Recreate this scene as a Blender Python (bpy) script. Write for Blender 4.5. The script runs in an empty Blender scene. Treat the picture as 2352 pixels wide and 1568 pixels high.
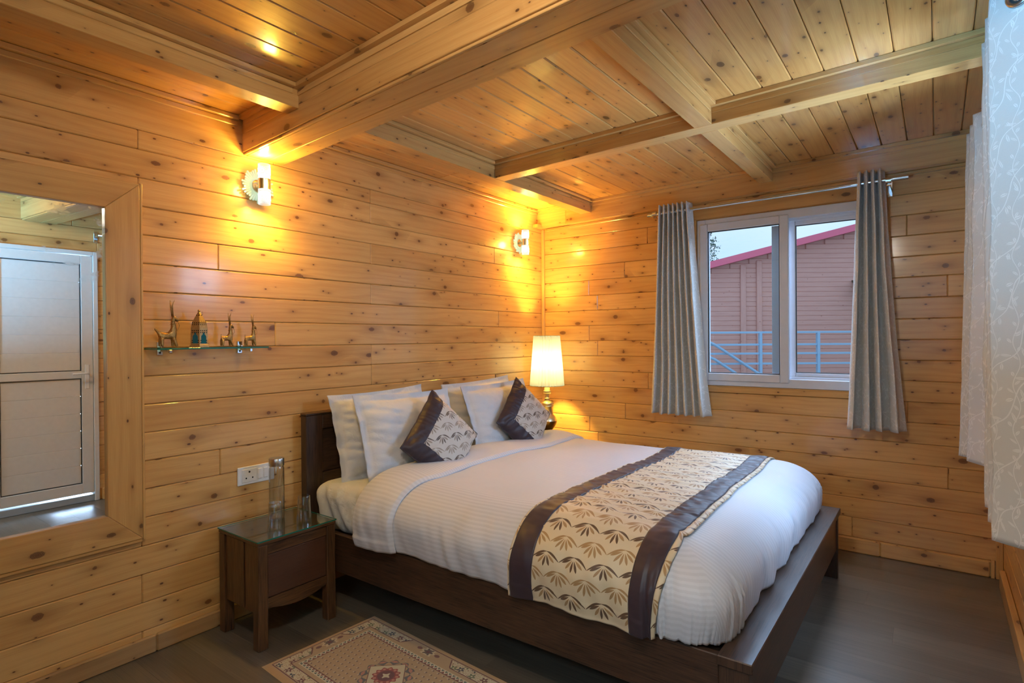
import bpy, bmesh, math, random
from mathutils import Vector, Matrix, noise
random.seed(7)
C = bpy.context.scene
C.cycles.transparent_max_bounces = 32
R = math.radians
PI = math.pi

# ============================================================ camera, world, exposure
cam_d = bpy.data.cameras.new('camera')
cam = bpy.data.objects.new('camera', cam_d)
C.collection.objects.link(cam)
C.camera = cam
cam_d.sensor_width = 36.0
cam_d.lens = 1315.4 * 36.0 / 2352.0
cam_d.clip_start = 0.02
_yaw, _pit, _rol = 0.638420061, -0.00483339, -0.00702977
_f = Vector((-math.sin(_yaw)*math.cos(_pit), math.cos(_yaw)*math.cos(_pit), math.sin(_pit)))
_r = Vector((math.cos(_yaw), math.sin(_yaw), 0)); _u = _r.cross(_f)
_r2 = math.cos(_rol)*_r + math.sin(_rol)*_u
_u2 = -math.sin(_rol)*_r + math.cos(_rol)*_u
CAM = Vector((2.84845, -4.30938, 1.4))
mw = Matrix((_r2, _u2, -_f)).transposed().to_4x4(); mw.translation = CAM
cam.matrix_world = mw

VS = C.view_settings
VS.view_transform = 'Standard'
VS.look = 'None'
VS.gamma = 1.0
VS.use_curve_mapping = False
VS.exposure = 1.25

world = bpy.data.worlds.new('sky'); C.world = world; world.use_nodes = True
wn = world.node_tree; wn.nodes.clear()
wo = wn.nodes.new('ShaderNodeOutputWorld'); bg = wn.nodes.new('ShaderNodeBackground')
tc = wn.nodes.new('ShaderNodeTexCoord'); nz = wn.nodes.new('ShaderNodeTexNoise'); nz.inputs['Scale'].default_value = 2.0
rp = wn.nodes.new('ShaderNodeValToRGB')
rp.color_ramp.elements[0].position = 0.35; rp.color_ramp.elements[0].color = (0.50, 0.70, 0.93, 1)
rp.color_ramp.elements[1].position = 0.65; rp.color_ramp.elements[1].color = (0.72, 0.84, 0.97, 1)
wn.links.new(tc.outputs['Generated'], nz.inputs['Vector']); wn.links.new(nz.outputs['Fac'], rp.inputs['Fac'])
wn.links.new(rp.outputs['Color'], bg.inputs['Color']); bg.inputs['Strength'].default_value = 0.58
wn.links.new(bg.outputs['Background'], wo.inputs['Surface'])

def area(name, loc, target, sx, sy, power, col):
    d = bpy.data.lights.new(name, 'AREA'); d.shape = 'RECTANGLE'; d.size = sx; d.size_y = sy
    d.energy = power; d.color = col
    o = bpy.data.objects.new(name, d); C.collection.objects.link(o)
    o.location = loc
    o.rotation_euler = (Vector(target) - Vector(loc)).to_track_quat('-Z', 'Y').to_euler()
    return o
# daylight coming in through two windows and a third one added behind the camera (sky patches just outside / above the glass)
area('daylight_window_back', (1.9, 1.1, 3.3), (1.9, -1.6, 0.5), 2.2, 1.6, 170, (0.50, 0.70, 1.0))
area('daylight_window_right', (4.3, -1.5, 2.6), (1.3, -1.7, 0.6), 1.6, 1.6, 105, (0.46, 0.68, 1.0))
area('added_front_fill', (2.5, -6.1, 3.3), (2.1, -2.6, 0.9), 1.4, 1.4, 120, (0.62, 0.84, 1.0))  # added cool fill from behind the camera, through the added window

area('daylight_bounce_right', (4.5, -1.5, 0.5), (1.8, -1.7, 2.5), 1.8, 1.0, 150, (0.50, 0.70, 1.0))
area('added_curtain_fill', (1.75, -6.2, 0.85), (2.9, -2.3, 2.2), 0.5, 0.4, 200, (0.14, 0.57, 1.0))  # added cyan fill aimed at the top of the near curtain
area('fill_light_behind_camera', (2.26, -3.95, 2.50), (1.5, -1.3, 0.7), 0.3, 0.3, 10, (1.0, 0.90, 0.78))  # added neutral fill light, no fixture hangs here

# ============================================================ shader expression helper
class X:
    """tiny helper: arithmetic on node sockets"""
    def __init__(s, nt, v): s.nt = nt; s.v = v
    def _m(s, op, *a, clamp=False):
        n = s.nt.nodes.new('ShaderNodeMath'); n.operation = op; n.use_clamp = clamp
        for i, q in enumerate((s,) + a):
            q = q.v if isinstance(q, X) else q
            if isinstance(q, (int, float)): n.inputs[i].default_value = q
            else: s.nt.links.new(q, n.inputs[i])
        return X(s.nt, n.outputs[0])
    def __add__(s, o): return s._m('ADD', o)
    __radd__ = __add__
    def __sub__(s, o): return s._m('SUBTRACT', o)
    def __rsub__(s, o): return (s * -1.0) + o
    def __mul__(s, o): return s._m('MULTIPLY', o)
    __rmul__ = __mul__
    def __truediv__(s, o): return s._m('DIVIDE', o)
    def __lt__(s, o): return s._m('LESS_THAN', o)
    def __gt__(s, o): return s._m('GREATER_THAN', o)
    def abs(s): return s._m('ABSOLUTE')
    def sin(s): return s._m('SINE')
    def cos(s): return s._m('COSINE')
    def floor(s): return s._m('FLOOR')
    def fract(s): return s._m('FRACT')
    def sqrt(s): return s._m('SQRT')
    def exp(s): return s._m('EXPONENT')
    def pow(s, o): return s._m('POWER', o)
    def min(s, o): return s._m('MINIMUM', o)
    def max(s, o): return s._m('MAXIMUM', o)
    def mod(s, o): return s._m('FLOORED_MODULO', o)
    def atan2(s, o): return s._m('ARCTAN2', o)
    def clamp(s): return s._m('ADD', 0.0, clamp=True)
    def sm(s, a, b):      # smoothstep a->b
        n = s.nt.nodes.new('ShaderNodeMapRange'); n.interpolation_type = 'SMOOTHSTEP'
        s.nt.links.new(s.v, n.inputs['Value'])
        for i, q in ((1, a), (2, b)):
            if isinstance(q, X): s.nt.links.new(q.v, n.inputs[i])
            else: n.inputs[i].default_value = q
        return X(s.nt, n.outputs[0])

class M:
    def __init__(s, name):
        s.mat = bpy.data.materials.new(name); s.mat.use_nodes = True
        s.nt = s.mat.node_tree; s.n = s.nt.nodes; s.l = s.nt.links
        s.p = s.n['Principled BSDF']; s.out = s.n['Material Output']
    def uv(s):
        t = s.n.new('ShaderNodeUVMap'); x = s.n.new('ShaderNodeSeparateXYZ'); s.l.new(t.outputs[0], x.inputs[0])
        return X(s.nt, x.outputs[0]), X(s.nt, x.outputs[1])
    def obj(s):
        t = s.n.new('ShaderNodeTexCoord'); x = s.n.new('ShaderNodeSeparateXYZ'); s.l.new(t.outputs['Object'], x.inputs[0])
        return tuple(X(s.nt, x.outputs[i]) for i in range(3))
    def vec(s, a, b, c=0.0):
        n = s.n.new('ShaderNodeCombineXYZ')
        for i, q in enumerate((a, b, c)):
            if isinstance(q, X): s.l.new(q.v, n.inputs[i])
            else: n.inputs[i].default_value = q
        return n.outputs[0]
    def noise(s, v, scale=1.0, detail=2.0, rough=0.5):
        n = s.n.new('ShaderNodeTexNoise'); n.inputs['Scale'].default_value = scale
        n.inputs['Detail'].default_value = detail; n.inputs['Roughness'].default_value = rough
        if v is not None: s.l.new(v, n.inputs['Vector'])
        return X(s.nt, n.outputs['Fac'])
    def voro(s, v, rnd=1.0):
        n = s.n.new('ShaderNodeTexVoronoi'); n.voronoi_dimensions = '2D'; n.inputs['Scale'].default_value = 1.0
        n.inputs['Randomness'].default_value = rnd; s.l.new(v, n.inputs['Vector'])
        a = s.n.new('ShaderNodeSeparateXYZ'); s.l.new(n.outputs['Position'], a.inputs[0])
        b = s.n.new('ShaderNodeSeparateColor'); s.l.new(n.outputs['Color'], b.inputs[0])
        return X(s.nt, a.outputs[0]), X(s.nt, a.outputs[1]), X(s.nt, b.outputs[0]), X(s.nt, b.outputs[1])
    def mix(s, f, a, b):
        n = s.n.new('ShaderNodeMix'); n.data_type = 'RGBA'
        for i, q in ((0, f), (6, a), (7, b)):
            if isinstance(q, X): s.l.new(q.v, n.inputs[i])
            elif isinstance(q, (int, float)): n.inputs[i].default_value = q
            elif isinstance(q, tuple): n.inputs[i].default_value = q + (1,) if len(q) == 3 else q
            else: s.l.new(q, n.inputs[i])
        return n.outputs[2]
    def set(s, **k):
        names = {'color': 'Base Color', 'rough': 'Roughness', 'metal': 'Metallic', 'coat': 'Coat Weight',
                 'coat_rough': 'Coat Roughness', 'spec': 'Specular IOR Level', 'ior': 'IOR', 'sheen': 'Sheen Weight',
                 'trans': 'Transmission Weight', 'emit': 'Emission Color', 'emit_s': 'Emission Strength', 'alpha': 'Alpha',
                 'sss': 'Subsurface Weight', 'sheen_rough': 'Sheen Roughness'}
        for kk, q in k.items():
            i = s.p.inputs[names[kk]]
            if isinstance(q, X): s.l.new(q.v, i)
            elif isinstance(q, (int, float)): i.default_value = q
            elif isinstance(q, tuple): i.default_value = q + (1,) if len(q) == 3 else q
            else: s.l.new(q, i)
        return s
    def bump(s, h, dist=0.001, strength=1.0):
        b = s.n.new('ShaderNodeBump'); b.inputs['Distance'].default_value = dist; b.inputs['Strength'].default_value = strength
        s.l.new(h.v, b.inputs['Height']); s.l.new(b.outputs[0], s.p.inputs['Normal']); return s

def wood_mat(name, light, mid, dark, knots=1.0, rough=0.34, coat=0.55, coat_rough=0.12, grain=1.0, bump=0.00025):
    m = M(name); u, v = m.uv()
    # large knots: one cell about 0.28 x 0.12 m
    ax, ay = 3.2, 8.5
    px, py, c1, c2 = m.voro(m.vec(u*ax, v*ay))
    du = u - px/ax; dv = v - py/ay
    r = (c1.pow(1.6)*0.0130 + 0.0035) * (c2 < (0.74*knots))
    asp = c2*0.8 + 0.45
    d = ((du*asp)*(du*asp) + dv*dv).sqrt()
    wob = m.noise(m.vec(u*110, v*110), 1.0, 2.0) - 0.5
    d = d + wob*0.006
    dh = ((du*0.38)*(du*0.38) + dv*dv).sqrt()
    # small pin knots
    bx, by = 8.5, 13.0
    qx, qy, e1, e2 = m.voro(m.vec(u*bx + 31.7, v*by + 11.3))
    du2 = u - (qx - 31.7)/bx; dv2 = v - (qy - 11.3)/by
    r2 = (e1*0.0036 + 0.0012) * (e2 < (0.38*knots))
    d2 = ((du2*0.55)*(du2*0.55) + dv2*dv2).sqrt()
    # grain lines bend round the knots
    warp = ((du/0.045)*(du/0.045)*-1.0).exp() * ((dv/0.022)*(dv/0.022)*-1.0).exp() * r * 1.3
    vv = v + warp
    low = m.noise(m.vec(u*0.9, v*7.0), 1.0, 2.0, 0.5)
    ring = (vv*170.0 + low*26.0 + m.noise(m.vec(u*3.0, v*40.0), 1.0, 2.0)*3.0).sin()*0.5 + 0.5
    ring = ring.pow(2.2)
    fine = m.noise(m.vec(u*6.0, v*420.0), 1.0, 3.0, 0.6)
    broad = m.noise(m.vec(u*1.1, v*10.0), 1.0, 2.0)
    board = m.noise(m.vec(u*0.35, v*0.9), 1.0, 1.0)
    t = (ring*0.17*grain + (fine - 0.5)*0.95*grain + (broad - 0.5)*0.55 + (board - 0.5)*1.0 + 0.30).clamp()
    col = m.mix(t, light, mid)
    halo = (dh*-1.0/(r*1.5 + 0.0005)).exp() * (r > 0.0005)
    halo2 = (d2*-1.0/(r2*1.5 + 0.0005)).exp() * (r2 > 0.0005)
    col = m.mix((halo*0.95 + halo2*0.7).clamp(), col, tuple(a*0.45 + b*0.55 for a, b in zip(mid, dark)))
    kn = (d*-1.0 + r).sm(-0.0012, 0.0016) * (r > 0.0005)
    kn2 = (d2*-1.0 + r2).sm(-0.0006, 0.001) * (r2 > 0.0005)
    rings = ((d*2400.0).sin()*0.25 + 0.75)
    col = m.mix(((kn*rings).max(kn2)*0.9).clamp(), col, dark)
    m.set(color=col, rough=rough, coat=coat, coat_rough=coat_rough, spec=0.4)
    m.bump(ring*0.5 + fine*0.6 - kn*1.5, bump)
    return m.mat

MAT = {}
MAT['pine'] = wood_mat('pine', (0.74, 0.435, 0.155), (0.49, 0.215, 0.054), (0.11, 0.034, 0.013))
MAT['pine_beam'] = wood_mat('pine_beam', (0.71, 0.415, 0.145), (0.47, 0.215, 0.052), (0.085, 0.030, 0.012), knots=0.75, coat=0.6)
MAT['pine_ceiling'] = wood_mat('pine_ceiling', (0.73, 0.40, 0.125), (0.49, 0.20, 0.042), (0.085, 0.030, 0.012), coat=0.6, coat_rough=0.10)
MAT['pine_rough'] = wood_mat('pine_rough', (0.50, 0.30, 0.13), (0.30, 0.15, 0.055), (0.05, 0.02, 0.01), rough=0.5, coat=0.25)

def darkwood(name, a, b, c, rough=0.42, coat=0.25, k=1.0):
    m = M(name); u, v = m.uv()
    low = m.noise(m.vec(u*2.2, v*14.0), 1.0, 3.0)
    fine = m.noise(m.vec(u*7.0, v*260.0), 1.0, 4.0, 0.65)
    st = m.noise(m.vec(u*14.0, v*90.0 + low*2.0), 1.0, 2.0)
    t = ((fine - 0.38)*2.2*k + (low - 0.5)*1.0 + (st - 0.5)*0.8 + 0.2).clamp()
    col = m.mix(t, a, b)
    col = m.mix((fine*-1.0 + 0.42).sm(0.0, 0.08), col, c)
    m.set(color=col, rough=rough, coat=coat, coat_rough=0.2, spec=0.4).bump(fine, 0.0004)
    return m.mat
MAT['bed_wood'] = darkwood('bed_wood', (0.026, 0.014, 0.009), (0.080, 0.038, 0.021), (0.008, 0.005, 0.004), coat=0.18)
MAT['sheesham'] = darkwood('sheesham', (0.033, 0.015, 0.007), (0.16, 0.072, 0.028), (0.012, 0.006, 0.004), rough=0.35, coat=0.3)
MAT['sheesham_panel'] = darkwood('sheesham_panel', (0.075, 0.030, 0.016), (0.105, 0.044, 0.022), (0.06, 0.025, 0.014), rough=0.42, coat=0.15, k=0.5)
MAT['railing_paint'] = M('railing_paint').set(color=(0.25, 0.42, 0.60), rough=0.4).mat

def floor_mat():
    m = M('laminate'); u, v = m.uv()
    low = m.noise(m.vec(u*1.2, v*9.0), 1.0, 3.0)
    fine = m.noise(m.vec(u*3.0, v*160.0), 1.0, 4.0, 0.6)
    bd = m.noise(m.vec(u*0.3, v*0.5), 1.0, 0.0)
    t = ((fine - 0.5)*1.4 + (low - 0.5)*0.9 + (bd - 0.5)*0.8 + 0.5).clamp()
    col = m.mix(t, (0.080, 0.062, 0.046), (0.175, 0.140, 0.103))
    m.set(color=col, rough=0.30, coat=0.15, coat_rough=0.18, spec=0.45).bump(fine, 0.0002)
    return m.mat
MAT['laminate'] = floor_mat()

def plain(name, col, rough=0.5, metal=0.0, **k):
    m = M(name); x, y, z = m.obj()
    nn = m.noise(m.vec(x, y, z), 30.0, 3.0)
    c = m.mix(nn, tuple(q*0.93 for q in col), tuple(min(1, q*1.05) for q in col))
    m.set(color=c, rough=rough, metal=metal, **k); return m.mat
MAT['pvc'] = plain('white_pvc', (0.62, 0.65, 0.72), 0.3)
MAT['pvc_grey'] = plain('grey_pvc', (0.36, 0.42, 0.47), 0.4)
MAT['door_white'] = plain('door_white', (0.70, 0.68, 0.64), 0.4)
MAT['gasket'] = plain('black_gasket', (0.015, 0.018, 0.02), 0.6)
MAT['chrome'] = plain('chrome', (0.72, 0.74, 0.77), 0.12, 1.0)
MAT['steel'] = plain('brushed_steel', (0.55, 0.55, 0.54), 0.28, 1.0)
MAT['nickel'] = plain('satin_nickel', (0.62, 0.60, 0.57), 0.25, 1.0)
MAT['plastic'] = plain('white_plastic', (0.80, 0.80, 0.80), 0.28)
MAT['black'] = plain('black_void', (0.01, 0.01, 0.01), 0.8)
MAT['teal'] = plain('teal_glass', (0.004, 0.13, 0.18), 0.15, spec=0.6)
MAT['lamp_brass'] = plain('lamp_brass', (0.68, 0.58, 0.38), 0.36, 1.0)
MAT['dark_brass'] = plain('dark_brass', (0.20, 0.12, 0.045), 0.3, 1.0)

def brass():
    m = M('aged_brass'); x, y, z = m.obj()
    n1 = m.noise(m.vec(x, y, z), 220.0, 3.0); n2 = m.noise(m.vec(x, y, z), 60.0, 2.0)
    t = ((n1 - 0.5)*1.6 + (n2 - 0.5)*0.8 + 0.5).clamp()
    m.set(color=m.mix(t, (0.17, 0.095, 0.035), (0.60, 0.38, 0.14)), metal=0.85, rough=0.36).bump(n1, 0.002); return m.mat
MAT['brass'] = brass()
def lantern_metal():
    m = M('pierced_gold'); u, v = m.uv()
    a = (u*110.0).fract() - 0.5; b = (v*110.0).fract() - 0.5
    d = (a*a + b*b).sqrt()
    row = ((v*24.0).fract()).sm(0.45, 0.5) * (1.0 - ((v*24.0).fract()).sm(0.9, 0.95))
    hole = (d < 0.3) * row
    nn = m.noise(m.vec(u*80, v*80), 1.0, 2.0)
    m.set(color=m.mix(hole, m.mix(nn, (0.42, 0.26, 0.10), (0.72, 0.50, 0.24)), (0.03, 0.015, 0.008)), metal=0.75, rough=0.34); return m.mat
MAT['gold'] = lantern_metal()

def thin_glass(name, tint=(1, 1, 1), refl=1.0, rough=0.0):
    m = M(name); nt = m.nt
    tr = m.n.new('ShaderNodeBsdfTransparent'); tr.inputs[0].default_value = tint + (1,)
    gl = m.n.new('ShaderNodeBsdfGlossy'); gl.inputs['Roughness'].default_value = rough
    lw = m.n.new('ShaderNodeLayerWeight'); lw.inputs[0].default_value = 0.5
    mx = m.n.new('ShaderNodeMixShader')
    f = ((X(nt, lw.outputs['Facing']).pow(2.6)*0.75 + 0.045)*refl).clamp()
    m.l.new(f.v, mx.inputs[0]); m.l.new(tr.outputs[0], mx.inputs[1]); m.l.new(gl.outputs[0], mx.inputs[2])
    m.l.new(mx.outputs[0], m.out.inputs['Surface']); return m.mat
MAT['pane'] = thin_glass('window_glass', (0.93, 0.97, 1.0), 1.0)
MAT['glass'] = thin_glass('clear_glass', (0.95, 0.965, 0.96), 1.7)
def lit_crystal():
    m = M('lit_crystal'); tr = m.n.new('ShaderNodeBsdfTransparent'); em = m.n.new('ShaderNodeEmission'); em.inputs[0].default_value = (1.0, .97, .86, 1); em.inputs[1].default_value = 0.5
    lw = m.n.new('ShaderNodeLayerWeight'); lw.inputs[0].default_value = .35
    mx = m.n.new('ShaderNodeMixShader'); f = (X(m.nt, lw.outputs['Facing'])*.7 + .22).clamp()
    m.l.new(f.v, mx.inputs[0]); m.l.new(tr.outputs[0], mx.inputs[1]); m.l.new(em.outputs[0], mx.inputs[2]); m.l.new(mx.outputs[0], m.out.inputs['Surface']); return m.mat
MAT['crystal'] = lit_crystal()
def table_glass():
    m = M('table_glass'); nt = m.nt
    g = m.n.new('ShaderNodeNewGeometry'); x = m.n.new('ShaderNodeSeparateXYZ'); m.l.new(g.outputs['True Normal'], x.inputs[0])
    side = 1.0 - X(nt, x.outputs[2]).abs().sm(0.3, 0.7)
    tr = m.n.new('ShaderNodeBsdfTransparent'); tr.inputs[0].default_value = (0.88, 0.96, 0.92, 1)
    gl = m.n.new('ShaderNodeBsdfGlossy'); gl.inputs['Roughness'].default_value = 0.02
    lw = m.n.new('ShaderNodeLayerWeight'); lw.inputs[0].default_value = 0.5
    ff = (X(nt, lw.outputs['Facing']).pow(4.0)*0.8 + 0.04).clamp()
    mx = m.n.new('ShaderNodeMixShader'); m.l.new(ff.v, mx.inputs[0]); m.l.new(tr.outputs[0], mx.inputs[1]); m.l.new(gl.outputs[0], mx.inputs[2])
    pe = m.n.new('ShaderNodeBsdfPrincipled'); pe.inputs['Base Color'].default_value = (0.01, 0.16, 0.11, 1); pe.inputs['Roughness'].default_value = 0.15
    m2 = m.n.new('ShaderNodeMixShader'); m.l.new(side.v, m2.inputs[0]); m.l.new(mx.outputs[0], m2.inputs[1]); m.l.new(pe.outputs[0], m2.inputs[2])
    m.l.new(m2.outputs[0], m.out.inputs['Surface']); return m.mat
MAT['table_glass'] = table_glass()

def mirror_mat():
    m = M('mirror_silver'); u, v = m.uv()
    n1 = m.noise(m.vec(u*7, v*10), 1.0, 4.0, 0.7)
    top = v.sm(1.55, 1.95)
    sm = (n1.sm(0.52, 0.72) * top).clamp()
    m.set(color=(0.86, 0.88, 0.88), metal=1.0, rough=(sm*0.35 + 0.01)); return m.mat
MAT['mirror'] = mirror_mat()

# ---- fabrics
def linen(name, col, rough=0.85, weave=900.0, wr=0.6):
    m = M(name); u, v = m.uv()
    n1 = m.noise(m.vec(u*weave*0.4, v*weave*0.4), 1.0, 2.0)
    n2 = m.noise(m.vec(u*7, v*7), 1.0, 4.0, 0.6)
    n3 = (m.noise(m.vec(u*4.2 + n2*0.8, v*3.4 + n2*0.8), 1.0, 2.5, 0.55) - 0.5).abs()
    n3 = (n3*-6.0).exp()
    c = m.mix(n1, tuple(q*0.95 for q in col), tuple(min(1, q*1.03) for q in col))
    m.set(color=c, rough=rough, sheen=0.15, spec=0.25).bump(n1*0.0006 + n2*0.007*wr + n3*0.0045*wr, 1.0); return m.mat
MAT['pillow'] = linen('pillow_cotton', (0.58, 0.58, 0.60), wr=1.0)
MAT['sheet'] = linen('sheet_cotton', (0.56, 0.545, 0.50), wr=1.0)
def satin_stripe():
    m = M('satin_stripe_cotton'); u, v = m.uv()
    st = (v*2*PI/0.020).sin().sm(-0.25, 0.25)
    n2 = m.noise(m.vec(u*6, v*6), 1.0, 3.0)
    c = m.mix(st, (0.50, 0.50, 0.53), (0.545, 0.545, 0.575))
    m.set(color=c, rough=(0.60 - st*0.12), sheen=0.1, spec=0.35).bump(n2*0.004 + st*0.0002, 1.0); return m.mat
MAT['duvet'] = satin_stripe()
def satin(name, col):
    m = M(name); u, v = m.uv()
    n = m.noise(m.vec(u*9, v*60), 1.0, 3.0)
    c = m.mix(n, tuple(q*0.8 for q in col), tuple(q*1.15 for q in col))
    m.set(color=c, rough=0.48, spec=0.4, sheen=0.12, sheen_rough=0.4); return m.mat
MAT['satin'] = satin('brown_satin', (0.042, 0.026, 0.034))
MAT['satin_cord'] = satin('brown_cord', (0.05, 0.03, 0.028))

def fan_pattern(m, u, v, cw, ch):
    """fans of five petals under a curved stem, in staggered rows"""
    q = v / ch; row = q.floor()
    par = (row*0.5).fract()*2.0           # 0 / 1
    a = (u / cw + par*0.5); col_i = a.floor()
    x = a.fract() - 0.5
    yy = (q.fract() - 0.93) * (ch/cw)      # apex near the top of the row, in units of the cell width
    r = (x*x + yy*yy).sqrt()
    th = x.atan2(yy*-1.0)                  # 0 = straight down
    sp = 0.50
    k = ((th + 0.10) / sp + 0.5)
    t = (k.fract() - 0.5)*sp
    rl = 0.44
    inr = r.sm(0.07, 0.08) * (1.0 - r.sm(rl-0.01, rl))
    prof = ((r - 0.07)/(rl-0.07)*PI).sin().max(0.0).pow(0.8)*0.046*(r*2.0 + 0.35)
    pet = ((t.abs()*r) < prof) * inr * (((th + 0.10).abs()) < (sp*2.5))
    ax = x.abs()
    arm = ((yy + (ax*0.10 + ax*ax*0.85) - 0.035).abs() < (0.010 + 0.030*(ax*2.0*PI).sin().abs())) * (ax < 0.49)
    pid = k.floor()
    return pet, arm, par, pid, col_i
def jacquard(name, base, brown, gold, cw=0.120, ch=0.068, one=False):
    m = M(name); u, v = m.uv()
    pet, arm, par, pid, ci = fan_pattern(m, u, v, cw, ch)
    wn = m.n.new('ShaderNodeTexWhiteNoise'); wn.noise_dimensions = '3D'
    m.l.new(m.vec(pid, par, 0.0), wn.inputs['Vector'])
    alt = (X(m.nt, wn.outputs['Value']) < 0.35)
    petc = m.mix(par, m.mix(alt, brown, gold), m.mix(alt, gold, brown))
    armc = m.mix(par, brown, gold)
    we = m.noise(m.vec(u*900, v*900), 1.0, 1.0)
    b2 = m.mix(we, tuple(q*0.93 for q in base), base)
    c = m.mix(arm, b2, armc); c = m.mix(pet, c, petc)
    m.set(color=c, rough=0.5, spec=0.4, sheen=0.2).bump((pet + arm)*0.3 + we*0.2, 0.0006); return m.mat
MAT['jacquard'] = jacquard('fan_jacquard', (0.60, 0.485, 0.32), (0.105, 0.056, 0.028), (0.34, 0.20, 0.085))
MAT['jacquard_cushion'] = jacquard('fan_jacquard_cushion', (0.56, 0.49, 0.42), (0.12, 0.08, 0.055), (0.30, 0.23, 0.17), 0.110, 0.064)

def curtain_mat(name, base, lite):
    m = M(name); u, v = m.uv()
    nw = (m.noise(m.vec(u*9, v*9), 1.0, 1.0) - 0.5)*0.05
    def vine(uu, vv, S, ang, hw):
        row = (uu/S); ri = row.floor(); x0 = row.fract() - 0.5
        vo = vv/S + (ri*0.37).fract()*3.0
        st = (vo*PI*1.0).sin()*0.15 + nw*5.0          # meandering stem
        stem = ((x0 - st).abs() < 0.020)
        k = vo*2.6; ki = k.floor(); ky = k.fract() - 0.5   # leaves on alternating sides
        side = (ki*0.5).fract()*4.0 - 1.0
        px = (x0 - st)*side - 0.16; py = ky*0.42
        a = R(ang)
        ru = (px*math.cos(a) + py*math.sin(a))/0.165; rv = py*math.cos(a) - px*math.sin(a)
        leaf = rv.abs() < (1.0 - ru*ru)*hw
        vein = (rv.abs() > 0.007).max(ru < -0.7)
        return stem.max(leaf*vein)
    pat = vine(u, v, 0.060, 50, 0.058).max(vine(u*0.82 + v*0.57 + 7.3, v*0.82 - u*0.57, 0.085, -42, 0.050))
    we = m.noise(m.vec(u*700, v*700), 1.0, 2.0)
    c = m.mix(pat, m.mix(we, tuple(q*0.9 for q in base), base), lite)
    m.set(color=c, rough=0.55, spec=0.35, sheen=0.25).bump(pat*0.7 + we*0.15, 0.0028); 
    return m
_cm = curtain_mat('curtain_jacquard', (0.58, 0.57, 0.54), (0.70, 0.69, 0.66))
MAT['curtain'] = _cm.mat

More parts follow.
